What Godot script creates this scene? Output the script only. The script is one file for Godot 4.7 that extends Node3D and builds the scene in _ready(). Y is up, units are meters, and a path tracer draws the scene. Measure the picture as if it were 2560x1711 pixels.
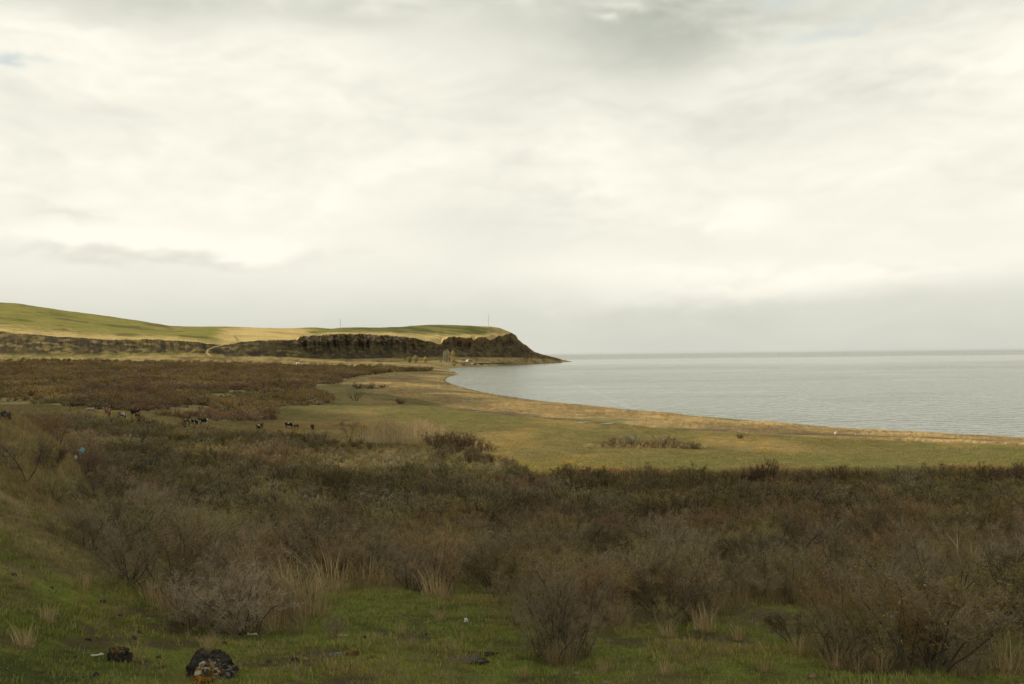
extends Node3D
# A lake bay under a bright overcast sky: grassy slope, bare thicket, pasture with cows, sunlit headland. x right, y up, the view runs along -z; D below means -z.

const EYE := 21.0
const FOCAL := 2489.0
const DS := [2, 8, 14, 20, 25, 30, 36, 43, 52, 62, 75, 90, 110, 135, 165, 200, 250, 320, 420, 550, 700, 900, 1150, 1450, 1800, 2200, 2700, 3300]
const US := [-0.8, -0.65, -0.55, -0.48, -0.4, -0.32, -0.24, -0.16, -0.08, 0, 0.1, 0.2, 0.35, 0.5, 0.8]
const HT := [
	19.2, 18.9, 18.9, 19.0, 19.2, 19.1, 19.1, 19.1, 19.1, 19.2, 19.2, 19.1, 19.2, 19.2, 19.2,
	17.8, 16.9, 16.6, 16.6, 16.6, 16.8, 17.0, 17.1, 17.2, 17.2, 17.2, 17.2, 17.3, 17.3, 17.1,
	17.0, 16.0, 15.5, 15.2, 15.2, 15.3, 15.5, 15.6, 15.6, 15.6, 15.6, 15.6, 15.6, 15.7, 15.6,
	16.5, 16.2, 15.1, 14.6, 14.4, 14.3, 14.4, 14.5, 14.4, 14.2, 14.2, 14.2, 14.3, 14.4, 14.4,
	18.0, 16.9, 15.5, 14.7, 14.0, 13.7, 13.7, 13.8, 13.7, 13.5, 13.5, 13.5, 13.6, 13.8, 13.7,
	19.3, 17.8, 16.1, 15.0, 13.8, 13.2, 13.1, 13.2, 13.1, 13.0, 12.9, 12.9, 13.0, 13.2, 13.2,
	20.9, 18.9, 17.2, 15.7, 13.9, 12.7, 12.4, 12.5, 12.3, 12.2, 12.2, 12.2, 12.2, 12.5, 12.5,
	22.6, 19.8, 18.8, 17.2, 14.0, 12.1, 11.4, 11.5, 11.3, 11.2, 11.1, 11.2, 11.2, 11.4, 11.4,
	23.3, 20.0, 19.1, 17.4, 13.4, 11.0, 10.0, 10.0, 9.8, 9.8, 9.8, 9.8, 9.8, 9.9, 9.9,
	23.2, 19.4, 17.6, 15.6, 12.1, 9.5, 8.6, 8.3, 8.3, 8.3, 8.3, 8.3, 8.3, 8.3, 8.3,
	21.6, 17.8, 15.1, 12.9, 10.2, 8.1, 7.0, 6.6, 6.5, 6.6, 6.6, 6.6, 6.6, 6.6, 6.6,
	20.0, 16.0, 12.8, 10.7, 8.4, 6.5, 5.5, 5.0, 4.9, 4.9, 4.9, 4.9, 5.0, 4.9, 4.9,
	17.6, 13.8, 10.7, 8.8, 7.0, 5.3, 4.1, 3.4, 3.3, 3.3, 3.4, 3.4, 3.4, 3.3, 3.4,
	15.2, 11.9, 9.2, 7.6, 6.1, 4.6, 3.3, 2.2, 2.1, 2.1, 2.2, 2.2, 2.2, 2.2, 2.2,
	13.3, 10.4, 8.2, 6.9, 5.6, 4.2, 2.7, 1.6, 1.5, 1.5, 1.6, 1.6, 1.6, 1.5, 1.6,
	12.1, 9.4, 7.7, 6.7, 5.5, 3.8, 2.2, 1.3, 1.2, 1.3, 1.3, 1.3, 1.3, 1.3, 1.3,
	10.9, 8.7, 7.5, 6.9, 6.2, 3.8, 1.7, 1.0, 1.0, 1.2, 1.2, 1.2, 1.2, 1.2, 1.2,
	10.2, 8.7, 8.0, 7.9, 8.0, 5.5, 2.6, 1.5, 1.2, 1.0, 1.0, 1.0, 1.1, 1.0, 1.1,
	11.2, 9.5, 9.0, 8.9, 8.6, 6.9, 4.6, 2.7, 1.7, 1.1, 1.0, 1.0, 1.0, 1.0, 1.0,
	12.9, 11.1, 10.2, 9.9, 9.8, 8.0, 5.5, 3.6, 2.2, 1.2, 0.9, 1.0, 1.0, 1.0, 1.0,
	15.3, 13.2, 11.8, 11.1, 10.4, 8.5, 5.8, 4.0, 2.4, 1.0, 1.0, 1.0, 1.0, 1.0, 1.0,
	18.0, 16.5, 14.7, 13.6, 12.2, 9.8, 6.8, 4.3, 2.2, 0.9, 0.6, 0.8, 0.9, 1.0, 0.9,
	22.8, 20.7, 19.0, 17.5, 15.3, 12.1, 8.3, 5.2, 2.7, 0.9, 0.7, 0.8, 0.9, 1.0, 1.0,
	27.3, 25.1, 23.3, 21.5, 18.9, 15.3, 11.2, 7.7, 5.1, 2.8, 1.6, 1.2, 1.0, 1.0, 1.0,
	32.3, 29.1, 26.7, 24.7, 21.7, 18.4, 14.8, 11.0, 9.1, 6.4, 3.0, 1.7, 1.2, 1.0, 1.0,
	37.0, 32.4, 29.5, 27.2, 24.1, 21.0, 17.8, 14.4, 12.2, 8.2, 4.0, 2.2, 1.5, 1.2, 1.0,
	40.0, 34.7, 31.6, 29.2, 26.0, 23.0, 20.1, 16.7, 13.4, 9.1, 4.9, 2.7, 2.0, 1.6, 1.0,
	39.9, 35.9, 32.7, 30.3, 27.3, 24.3, 21.2, 17.8, 14.3, 10.3, 6.2, 3.8, 2.7, 2.1, 1.2]
# the shore, walked from beyond the right of the view round the bay to the tip of the spit
const SHORE := [Vector2(900, -60), Vector2(420, 60), Vector2(230, 150), Vector2(150, 212), Vector2(123.3, 240.6), Vector2(107, 261.9), Vector2(92, 280.3), Vector2(77.4, 312.3), Vector2(59.2, 352.5), Vector2(35.7, 407.7), Vector2(18, 454.7), Vector2(-6.7, 535.5), Vector2(-25.9, 638.3), Vector2(-41.4, 731.3), Vector2(-55.2, 853.1), Vector2(-61.4, 980.2), Vector2(-60.2, 1146.3), Vector2(-75.9, 1324.1), Vector2(-99.7, 1525.4), Vector2(-109.9, 1724.4), Vector2(-104, 1830), Vector2(-63.6, 1962.1), Vector2(17.9, 2302.4), Vector2(106.8, 2673.4), Vector2(178.5, 2972.8), Vector2(178, 3010), Vector2(120, 3060), Vector2(20, 3100), Vector2(-60, 3400)]
const FLATS := [Vector2(-665.7, 1048.5), Vector2(-560.6, 1089.7), Vector2(-476.5, 1209.7), Vector2(-368.7, 1348.7), Vector2(-265.2, 1373.6), Vector2(-172.4, 1338.8), Vector2(-107, 1327.6), Vector2(-97.6, 1210.3), Vector2(-134.1, 1110), Vector2(-136.7, 879.6), Vector2(-113.5, 649.7), Vector2(-111.4, 541.9), Vector2(-76.1, 426.2), Vector2(-71.8, 381.4), Vector2(-84.9, 363.4), Vector2(-71.3, 298.5), Vector2(-80.3, 277.2), Vector2(-91.4, 273.1), Vector2(-103.4, 279.2), Vector2(-112.4, 274.9), Vector2(-144.9, 305.4), Vector2(-190.3, 299.8)]
const GOLD := [Vector2(150, 190), Vector2(106.1, 207), Vector2(88.6, 217), Vector2(67.4, 234), Vector2(52.2, 251.2), Vector2(39.5, 267.4), Vector2(14.5, 306.5), Vector2(-4.4, 341.5), Vector2(-20.1, 379.3), Vector2(-40.7, 438.1), Vector2(-65.2, 490.1), Vector2(-89.4, 528.5), Vector2(-109.5, 632.3), Vector2(-125.1, 817.8), Vector2(-132.7, 1136.2), Vector2(-60, 1200), Vector2(-40, 850), Vector2(0, 560), Vector2(60, 400), Vector2(110, 300), Vector2(160, 240)]
const FRONT := [Vector2(-19, 26), Vector2(-17.3, 33.7), Vector2(-16.5, 34.8), Vector2(-14.2, 33.4), Vector2(-12.1, 32.2), Vector2(-9.8, 29.2), Vector2(-6.2, 28.9), Vector2(-6.9, 34.5), Vector2(-4.4, 37.9), Vector2(-0.5, 35.4), Vector2(0.3, 30.7), Vector2(2.5, 29.2), Vector2(4.9, 29.8), Vector2(7.2, 29.6), Vector2(7.1, 24.9), Vector2(7.4, 22.6), Vector2(8.5, 21.1), Vector2(10.3, 20.3), Vector2(14, 20)]

var rng := RandomNumberGenerator.new()
var noise := FastNoiseLite.new()
var ridge := FastNoiseLite.new()
var shore_pts := PackedVector2Array()
var lake_poly := PackedVector2Array()
var flats_poly := PackedVector2Array(FLATS)
var gold_poly := PackedVector2Array(GOLD)
var belt_poly := PackedVector2Array()
var M := {}
var taken := {}


# ---------------------------------------------------------------- mesh helpers
class MB:
	var v := PackedVector3Array()
	var n := PackedVector3Array()
	var c := PackedColorArray()
	var ix := PackedInt32Array()

	func vert(p: Vector3, nn: Vector3, col: Color) -> int:
		v.append(p)
		n.append(nn)
		c.append(col)
		return v.size() - 1

	func tri(a: int, b: int, d: int) -> void:
		ix.append(a)
		ix.append(b)
		ix.append(d)

	func side(d: Vector3) -> Vector3:
		return (d.cross(Vector3.UP) if absf(d.y) < 0.9 else d.cross(Vector3.RIGHT)).normalized()

	# an open tapered tube between two points
	func tube(p0: Vector3, p1: Vector3, r0: float, r1: float, c0: Color, c1: Color, sides := 3) -> void:
		var d := (p1 - p0).normalized()
		var a := side(d)
		var b := d.cross(a)
		var at := v.size()
		for k in sides:
			var o := a * cos(TAU * k / sides) + b * sin(TAU * k / sides)
			vert(p0 + o * r0, o, c0)
			vert(p1 + o * r1, o, c1)
		for k in sides:
			var i := at + 2 * k
			var j := at + 2 * ((k + 1) % sides)
			tri(i, i + 1, j)
			tri(j, i + 1, j + 1)

	# a twig: three faces that run out to a point
	func spike(p0: Vector3, p1: Vector3, r: float, c0: Color, c1: Color) -> void:
		var d := (p1 - p0).normalized()
		var a := side(d)
		var b := d.cross(a)
		var at := v.size()
		for k in 3:
			var o := a * cos(TAU * k / 3) + b * sin(TAU * k / 3)
			vert(p0 + o * r, o, c0)
		vert(p1, d, c1)
		for k in 3:
			tri(at + k, at + 3, at + (k + 1) % 3)

	# a narrow leaf or blade, folded along its middle
	func leaf(p: Vector3, d: Vector3, w: Vector3, nn: Vector3, col: Color) -> void:
		var at := v.size()
		nn = w.cross(d).normalized()
		vert(p, nn, col)
		vert(p + d * 0.5 + w, nn, col)
		vert(p + d, nn, col)
		vert(p + d * 0.5 - w, nn, col)
		tri(at, at + 2, at + 1)
		tri(at, at + 3, at + 2)

	func box(lo: Vector3, hi: Vector3, col: Color) -> void:
		for ax in 3:
			for s in [-1, 1]:
				var nn := Vector3.ZERO
				nn[ax] = s
				var u := Vector3.ZERO
				u[(ax + 1) % 3] = 1
				var w := nn.cross(u)
				var mid := (lo + hi) / 2
				var h := (hi - lo) / 2
				var at := v.size()
				for q in [[-1, -1], [1, -1], [1, 1], [-1, 1]]:
					vert(mid + (nn + u * q[0] + w * q[1]) * h, nn, col)
				tri(at, at + 2, at + 1)
				tri(at, at + 3, at + 2)

	func add(o: MB) -> void:
		var at := v.size()
		v.append_array(o.v)
		n.append_array(o.n)
		c.append_array(o.c)
		for i in o.ix:
			ix.append(i + at)

	func smooth() -> void:
		n.fill(Vector3.ZERO)
		for t in range(0, ix.size(), 3):
			var f := (v[ix[t + 2]] - v[ix[t]]).cross(v[ix[t + 1]] - v[ix[t]])
			for k in 3:
				n[ix[t + k]] += f
		for i in n.size():
			n[i] = n[i].normalized()

	func mesh() -> ArrayMesh:
		var a := []
		a.resize(Mesh.ARRAY_MAX)
		a[Mesh.ARRAY_VERTEX] = v
		a[Mesh.ARRAY_NORMAL] = n
		a[Mesh.ARRAY_COLOR] = c
		a[Mesh.ARRAY_INDEX] = ix
		var m := ArrayMesh.new()
		m.add_surface_from_arrays(Mesh.PRIMITIVE_TRIANGLES, a)
		return m


func numbered(called: String) -> String:
	taken[called] = taken.get(called, -1) + 1
	return called if taken[called] == 0 else "%s_%03d" % [called, taken[called]]


func put(called: String, m: Mesh, mat: Material, parent: Node = null) -> MeshInstance3D:
	var o := MeshInstance3D.new()
	o.mesh = m
	o.material_override = mat
	o.name = called if parent else numbered(called)
	(parent if parent else self).add_child(o, true)
	return o


func thing(called: String, label: String, category: String, at: Vector3, turn := 0.0, group := "") -> Node3D:
	var o := Node3D.new()
	o.name = numbered(called)
	add_child(o)
	o.position = at
	o.rotation.y = turn
	tag(o, label, category, group)
	return o


func tag(o: Node, label: String, category: String, group := "", kind := "") -> void:
	o.set_meta("label", label)
	o.set_meta("category", category)
	if group:
		o.set_meta("group", group)
	if kind:
		o.set_meta("kind", kind)


func structure(o: Node, label: String, category: String) -> void:
	tag(o, label, category, "", "structure")


# many alike copies as one mass; each entry is [Transform3D, Color]
func mass(called: String, m: Mesh, mat: Material, where: Array, parent: Node = null) -> MultiMeshInstance3D:
	var buf := PackedFloat32Array()
	buf.resize(where.size() * 16)
	var k := 0
	for e in where:
		var t: Transform3D = e[0]
		var c: Color = e[1]
		for r in 3:
			buf[k] = t.basis.x[r]
			buf[k + 1] = t.basis.y[r]
			buf[k + 2] = t.basis.z[r]
			buf[k + 3] = t.origin[r]
			k += 4
		buf[k] = c.r
		buf[k + 1] = c.g
		buf[k + 2] = c.b
		buf[k + 3] = 1.0
		k += 4
	var mm := MultiMesh.new()
	mm.transform_format = MultiMesh.TRANSFORM_3D
	mm.use_colors = true
	mm.mesh = m
	mm.instance_count = where.size()
	mm.buffer = buf
	var o := MultiMeshInstance3D.new()
	o.multimesh = mm
	o.material_override = mat
	o.name = called if parent else numbered(called)
	(parent if parent else self).add_child(o, true)
	return o


# ---------------------------------------------------------------- the lie of the land
func cubic(a: float, b: float, c: float, d: float, t: float) -> float:
	return b + 0.5 * t * (c - a + t * (2.0 * a - 5.0 * b + 4.0 * c - d + t * (3.0 * (b - c) + d - a)))


func table(x: float, d: float) -> float:
	d = clampf(d, 2.0, 3299.0)
	var u := clampf(x / d, -0.8, 0.7999)
	var i := US.bsearch(u, false) - 1
	i = clampi(i, 0, US.size() - 2)
	var j := DS.bsearch(d, false) - 1
	j = clampi(j, 0, DS.size() - 2)
	var a: float = (u - US[i]) / (US[i + 1] - US[i])
	var b := (log(d + 3.0) - log(DS[j] + 3.0)) / (log(DS[j + 1] + 3.0) - log(DS[j] + 3.0))
	var r := [0.0, 0.0, 0.0, 0.0]
	var w := US.size()
	for q in 4:
		var row := clampi(j - 1 + q, 0, DS.size() - 1) * w
		r[q] = cubic(HT[row + maxi(i - 1, 0)], HT[row + i], HT[row + i + 1], HT[row + mini(i + 2, w - 1)], a)
	return cubic(r[0], r[1], r[2], r[3], b)


func shore_distance(x: float, d: float) -> float:
	var p := Vector2(x, d)
	var best := 1e12
	for k in shore_pts.size() - 1:
		best = minf(best, p.distance_squared_to(Geometry2D.get_closest_point_to_segment(p, shore_pts[k], shore_pts[k + 1])))
	return sqrt(best) * (-1.0 if Geometry2D.is_point_in_polygon(p, lake_poly) else 1.0)


func land(x: float, d: float, s: float) -> float:
	if s < 0.0:
		return -0.25 - minf(-s * 0.03, 3.0)
	var h := table(x, d)
	if d > 190.0:
		h = lerpf(-0.25, h, smoothstep(0.0, 1.0, pow(clampf(s / 45.0, 0.0, 1.0), 0.55)))
	else:
		h += noise.get_noise_2d(x * 6.0, d * 6.0) * 0.22 + noise.get_noise_2d(x * 23.0, d * 23.0) * 0.07
	return h


func ground(x: float, d: float) -> float:
	return land(x, d, shore_distance(x, d) if d > 150.0 else 100.0)


func on(x: float, d: float, lift := 0.0) -> Vector3:
	return Vector3(x, ground(x, d) + lift, -d)


func n2(x: float, y: float) -> float:
	return noise.get_noise_2d(x, y)


# how thickly shrubs stand at a place, 0 to 1
func thicket(x: float, d: float) -> float:
	var p := Vector2(x, d)
	if d < 260.0 and Geometry2D.is_point_in_polygon(p, belt_poly):
		return 1.0
	if Geometry2D.is_point_in_polygon(p, flats_poly):
		return 1.0 if n2(x * 1.1 + 300.0, d * 0.9) > -0.22 else 0.12
	return 0.0


# ---------------------------------------------------------------- sky, sun, camera
func sky_image() -> Image:
	var w := 2560
	var h := 1280
	var im := Image.create(w, h, false, Image.FORMAT_RGBF)
	im.fill(Color(0.42, 0.41, 0.35))
	var cn := FastNoiseLite.new()
	cn.seed = 5
	cn.noise_type = FastNoiseLite.TYPE_SIMPLEX_SMOOTH
	cn.fractal_octaves = 5
	cn.fractal_gain = 0.5
	cn.frequency = 1.0
	# cloud banks: degrees right of the view, degrees up, half width, half height, lighter (+) or darker (-)
	var banks := [[5.5, 18.9, 10.5, 2.2, -0.62], [8.5, 16.6, 6.0, 1.6, -0.34], [-21.0, 18.9, 10.0, 1.7, -0.34], [-9.0, 18.6, 5.0, 1.3, -0.20], [1.0, 15.5, 5.0, 1.8, -0.12], [17.0, 13.0, 12.0, 1.6, -0.12],
		[6.0, 19.4, 1.3, 0.5, 0.45], [14.0, 3.9, 11.0, 1.1, 0.30], [13.4, 7.6, 2.6, 1.1, 0.16], [-1.0, 8.0, 5.0, 3.6, -0.15], [3.0, 5.0, 5.0, 1.0, 0.06],
		[-24.5, 7.6, 2.2, 0.45, -0.22], [-21.0, 6.6, 5.0, 0.9, 0.26], [-22.5, 5.6, 4.5, 0.45, -0.24], [-17.5, 5.2, 4.5, 0.45, -0.20], [-14.5, 6.1, 2.0, 0.8, 0.24], [-11.0, 5.7, 2.6, 0.5, -0.10],
		[25.5, 14.5, 3.5, 2.0, 0.14], [24.0, 19.0, 3.0, 2.0, 0.10], [-26.0, 17.4, 5.0, 0.7, 0.22], [-12.0, 17.0, 7.0, 0.8, 0.10], [-20.0, 10.5, 12.0, 3.0, 0.10], [3.5, 10.0, 4.0, 1.2, 0.08]]
	var gaps := [[16.0, 19.6, 2.2, 0.9, 1.0], [19.0, 17.4, 3.6, 0.8, 0.8], [-25.6, 15.1, 1.8, 0.28, 1.0], [0.0, 13.8, 2.6, 0.6, 0.4], [22.0, 18.4, 2.0, 0.8, 0.5], [-4.0, 16.8, 5.0, 0.5, 0.35]]
	for j in h / 2:
		var el := 90.0 - (j + 0.5) / h * 180.0
		# sky straight up is broken cloud too; the band by the horizon is the grey haze over the lake
		var base := 0.84
		if el < 22.0:
			base = lerpf(0.915, 0.80, smoothstep(14.0, 22.0, el))
		else:
			base = 0.80
		for i in w:
			var az := wrapf((i + 0.5) / w * 360.0, -180.0, 180.0)
			var ar := deg_to_rad(az)
			var q := Vector3(sin(ar), 0.0, cos(ar)) * 2.6
			var e1 := el / 9.0
			var wx := cn.get_noise_3d(q.x * 1.3, e1 * 1.4 + 7.0, q.z * 1.3)
			var wy := cn.get_noise_3d(q.x * 1.3 + 9.0, e1 * 1.6, q.z * 1.3)
			var big := cn.get_noise_3d(q.x * 0.9 + wx * 0.5, e1 * 1.1 + wy * 0.4, q.z * 0.9)
			var fine := cn.get_noise_3d(q.x * 3.0 + wy, e1 * 3.6 + wx * 0.7 + 3.0, q.z * 3.0)
			var wisp := cn.get_noise_3d(q.x * 8.0 + wx * 1.5, e1 * 11.0 + wy * 2.0, q.z * 8.0)
			var high := smoothstep(3.0, 13.0, el)
			var l := base + big * lerpf(0.06, 0.22, high) + fine * lerpf(0.02, 0.12, high) + wisp * lerpf(0.015, 0.105, high)
			# the grey bank that lies on the lake, its top edge softer to the left
			var edge := 3.9 + wx * 0.5 + wisp * 0.25 + cn.get_noise_1d(az * 0.05) * 0.5
			var soft := lerpf(2.8, 1.6, smoothstep(-14.0, 6.0, az))
			var bank := 1.0 - smoothstep(edge - soft, edge + soft * 0.9, el)
			l = lerpf(l, 0.54 + 0.10 * wx + 0.04 * fine - 0.08 * smoothstep(3.0, 0.0, el), bank * 0.92)
			var da := az + wx * 2.6 + wisp * 1.6
			var de := el + wy * 0.9 + fine * 0.7 + wisp * 0.55
			var blue := maxf(0.0, fine + big * 0.6 - 0.34) * 1.4 * high if el > 21.0 else 0.0
			if absf(az) < 45.0 and el < 26.0:
				for b in banks:
					var r := pow((da - b[0]) / b[2], 2.0) + pow((de - b[1]) / b[3], 2.0)
					if r < 4.0:
						l += b[4] * exp(-r * 1.3)
				for b in gaps:
					var r := pow((da - b[0]) / b[2], 2.0) + pow((de - b[1]) / b[3], 2.0)
					if r < 4.0:
						blue += b[4] * exp(-r * 1.6) * clampf(0.4 + fine * 2.0, 0.0, 1.0) * 0.9
			else:
				l -= maxf(0.0, big + 0.05) * 0.35 * high
			l = clampf(l, 0.0, 1.06)
			var c := Vector3(0.345, 0.385, 0.325).lerp(Vector3(0.985, 0.955, 0.835), l)
			c = c.lerp(Vector3(0.58, 0.66, 0.66), clampf(blue, 0.0, 0.75))
			im.set_pixel(i, j, Color(c.x, c.y, c.z))
	return im


func view_and_light() -> void:
	var cam := Camera3D.new()
	cam.name = "camera"
	add_child(cam)
	cam.position = Vector3(0, EYE, 0)
	cam.fov = rad_to_deg(2.0 * atan(855.5 / FOCAL))
	cam.near = 0.5
	cam.far = 90000.0
	cam.basis = Basis(Vector3.RIGHT, atan(33.5 / FOCAL)) * Basis(Vector3.BACK, -0.0106)
	cam.current = true
	var env := Environment.new()
	env.background_mode = Environment.BG_SKY
	var pano := PanoramaSkyMaterial.new()
	pano.panorama = ImageTexture.create_from_image(sky_image())
	env.sky = Sky.new()
	env.sky.sky_material = pano
	env.background_energy_multiplier = 1.0
	env.tonemap_mode = Environment.TONE_MAPPER_LINEAR
	env.tonemap_exposure = 1.0
	env.sdfgi_enabled = true
	env.ssao_enabled = true
	env.ssil_enabled = true
	var we := WorldEnvironment.new()
	we.name = "surroundings"
	we.environment = env
	add_child(we)
	var sun := DirectionalLight3D.new()
	sun.name = "sun"
	sun.light_energy = 1.6
	sun.light_color = Color(1.0, 0.94, 0.82)
	sun.light_angular_distance = 0.6
	sun.shadow_enabled = true
	add_child(sun)
	var to_sun := Vector3(-cos(deg_to_rad(29.0)), sin(deg_to_rad(29.0)), -0.02)
	sun.look_at_from_position(to_sun * 100.0, Vector3.ZERO)


# ---------------------------------------------------------------- materials
func noise_tex(freq: float, lo: float, hi: float, size := 512, octaves := 4, normal := 0.0, sd := 1) -> NoiseTexture2D:
	var f := FastNoiseLite.new()
	f.seed = sd
	f.frequency = freq
	f.fractal_octaves = octaves
	var t := NoiseTexture2D.new()
	t.width = size
	t.height = size
	t.seamless = true
	t.noise = f
	if normal > 0.0:
		t.as_normal_map = true
		t.bump_strength = normal
	else:
		var g := Gradient.new()
		g.set_color(0, Color(lo, lo, lo))
		g.set_color(1, Color(hi, hi, hi))
		t.color_ramp = g
	return t


func coloured(rough := 0.9, tint := Color.WHITE, spec := 0.25) -> StandardMaterial3D:
	var m := StandardMaterial3D.new()
	m.vertex_color_use_as_albedo = true
	m.albedo_color = tint
	m.roughness = rough
	m.metallic_specular = spec
	return m


func grained(scale: float, freq: float, bump: float, rough := 0.95) -> StandardMaterial3D:
	var m := coloured(rough, Color.WHITE, 0.15)
	m.albedo_texture = noise_tex(freq, 0.80, 1.0, 512, 5)
	m.uv1_triplanar = true
	m.uv1_world_triplanar = true
	m.uv1_scale = Vector3.ONE * scale
	m.heightmap_enabled = true
	m.heightmap_texture = noise_tex(freq * 1.6, 0.0, 1.0, 512, 5, 0.0, 4)
	m.heightmap_scale = bump
	return m


func materials() -> void:
	M.ground = grained(0.45, 0.02, 9.0)
	M.rock_hill = grained(0.02, 0.02, 160.0)
	M.plant = coloured(0.85)
	M.grass = coloured(0.8)
	M.grass.backlight_enabled = true
	M.grass.backlight = Color(0.35, 0.35, 0.35)
	M.stone = grained(2.2, 0.015, 1.6, 0.92)
	M.hide = coloured(0.7)
	M.paint = coloured(0.6, Color.WHITE, 0.4)
	M.plastic = coloured(0.35, Color.WHITE, 0.5)
	M.plastic.backlight_enabled = true
	M.plastic.backlight = Color(0.5, 0.5, 0.5)
	M.shade_cloud = coloured(1.0, Color.WHITE, 0.0)
	M.shade_cloud.backlight_enabled = true
	M.shade_cloud.backlight = Color(1.8, 1.8, 1.8)
	for k in 4:
		var w := StandardMaterial3D.new()
		w.albedo_color = Color(0.085, 0.100, 0.066).linear_to_srgb()
		w.roughness = [0.12, 0.14, 0.16, 0.18][k]
		w.metallic_specular = 0.5
		w.normal_enabled = true
		w.normal_texture = ripples()
		w.normal_scale = [0.7, 1.2, 1.6, 2.1][k]
		w.uv1_triplanar = true
		w.uv1_world_triplanar = true
		w.uv1_scale = Vector3.ONE / 83.0
		M["water%d" % k] = w


var ripple_tex: NoiseTexture2D
func ripples() -> NoiseTexture2D:
	if not ripple_tex:
		ripple_tex = noise_tex(0.012, 0, 1, 1024, 4, 9.0, 11)
	return ripple_tex


# ---------------------------------------------------------------- ground, water, hills
func mix(a: Color, b: Color, t: float) -> Color:
	return a.lerp(b, clampf(t, 0.0, 1.0))


const GREEN := Color(0.155, 0.185, 0.034)
const MOSS := Color(0.062, 0.072, 0.020)
const DRY := Color(0.240, 0.185, 0.085)
const SOIL := Color(0.075, 0.055, 0.033)
const LEAF_LITTER := Color(0.120, 0.092, 0.052)
const MEADOW := Color(0.155, 0.150, 0.050)
const STRAW := Color(0.325, 0.250, 0.125)
const RUST := Color(0.180, 0.108, 0.042)
const MUD := Color(0.125, 0.094, 0.056)


func ground_colour(x: float, d: float, s: float) -> Color:
	var a := n2(x * 2.2, d * 2.2)
	var b := n2(x * 0.55 + 50.0, d * 0.55)
	var f := n2(x * 14.0, d * 14.0)
	var p := Vector2(x, d)
	if d < 190.0:
		var c := mix(GREEN, MOSS, 0.5 + 1.4 * f)
		c = mix(c, DRY, 0.12 + 0.9 * a + 0.5 * f)
		c = mix(c, SOIL, smoothstep(0.20, 0.36, n2(x * 9.0 + 40.0, d * 9.0)) * 0.8)
		if Geometry2D.is_point_in_polygon(p, belt_poly):
			c = mix(c, LEAF_LITTER, 0.72 + f)
		elif x < -13.0:
			c = mix(c, mix(DRY, SOIL, 0.3 + f), smoothstep(25.0, 33.0, d + 8.0 * a) * 0.85)
		if d > 148.0:
			c = mix(c, mix(MEADOW, RUST, smoothstep(172.0, 160.0, d + 20.0 * a) + 0.5 * f), smoothstep(148.0, 154.0, d))
		return c
	var c := mix(MEADOW, Color(0.175, 0.150, 0.055), 0.5 + 1.2 * b)
	c = mix(c, STRAW, (n2(x * 0.9, d * 0.5 + 90.0) + 0.06) * 1.3 + 0.25 * f)
	if d < 300.0 and x < -20.0:
		c = mix(c, RUST, 0.35 + 1.6 * n2(x * 1.2, d * 1.2 + 20.0))
	c = mix(c, RUST, 0.7 * a)
	var tuss := n2(x * 4.0 + 33.0, d * 4.0)
	c = mix(c, Color(0.24, 0.19, 0.085), 1.3 * (tuss - 0.05))
	c = mix(c, Color(0.085, 0.092, 0.030), 1.2 * (-tuss - 0.05))
	if Geometry2D.is_point_in_polygon(p, gold_poly):
		c = mix(STRAW, Color(0.39, 0.305, 0.160), 0.5 + 1.5 * a)
		c = mix(c, MUD, smoothstep(0.16, 0.28, n2(x * 0.7 - 70.0, d * 0.35)) * 0.7)
		c = mix(c, MEADOW, smoothstep(0.2, 0.32, n2(x * 0.6 + 170.0, d * 0.4)) * 0.8)
	# wet mud runs along the inner side of the reed bed
	var track := wet_line(x, d)
	c = mix(c, MUD, smoothstep(3.6, 1.2, track + 6.0 * a) * 0.85)
	if s < 5.0 and s > -20.0 and d < 1300.0:
		c = mix(c, mix(MUD, Color(0.09, 0.088, 0.026), 0.5 + 2.0 * b), smoothstep(5.0, 2.0, s + 2.0 * a))
		c = mix(c, Color(0.062, 0.050, 0.034), smoothstep(4.4, 2.2, s + 2.0 * b) * 0.95)
	if Geometry2D.is_point_in_polygon(p, flats_poly):
		c = mix(Color(0.16, 0.12, 0.05), LEAF_LITTER, 0.5 + 1.5 * a)
		if n2(x * 1.1 + 300.0, d * 0.9) < -0.22:
			c = mix(STRAW, MEADOW, 0.3 + a)
	if d > 1150.0 and s > 3.0:
		var far := mix(Color(0.31, 0.235, 0.105), Color(0.15, 0.115, 0.058), 0.4 + 2.4 * n2(x * 0.4, d * 0.4) + f)
		far = mix(far, MEADOW, (n2(x * 0.5, d * 0.3 + 400.0) - 0.1) * 2.0)
		c = mix(c, far, smoothstep(1150.0, 1350.0, d))
	return c


const WET := [Vector2(150, 200), Vector2(95, 229), Vector2(77, 238), Vector2(65, 243), Vector2(44.2, 263.7), Vector2(31.4, 281.6), Vector2(23.2, 291.7), Vector2(14.8, 312.5), Vector2(2.4, 333.9), Vector2(-11.6, 353.8), Vector2(-34, 395), Vector2(-62, 455), Vector2(-84, 520)]
func wet_line(x: float, d: float) -> float:
	var best := 1e9
	for k in WET.size() - 1:
		best = minf(best, Vector2(x, d).distance_squared_to(Geometry2D.get_closest_point_to_segment(Vector2(x, d), WET[k], WET[k + 1])))
	var dist := sqrt(best)
	return dist if x > -20.0 else dist * 1.8


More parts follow.
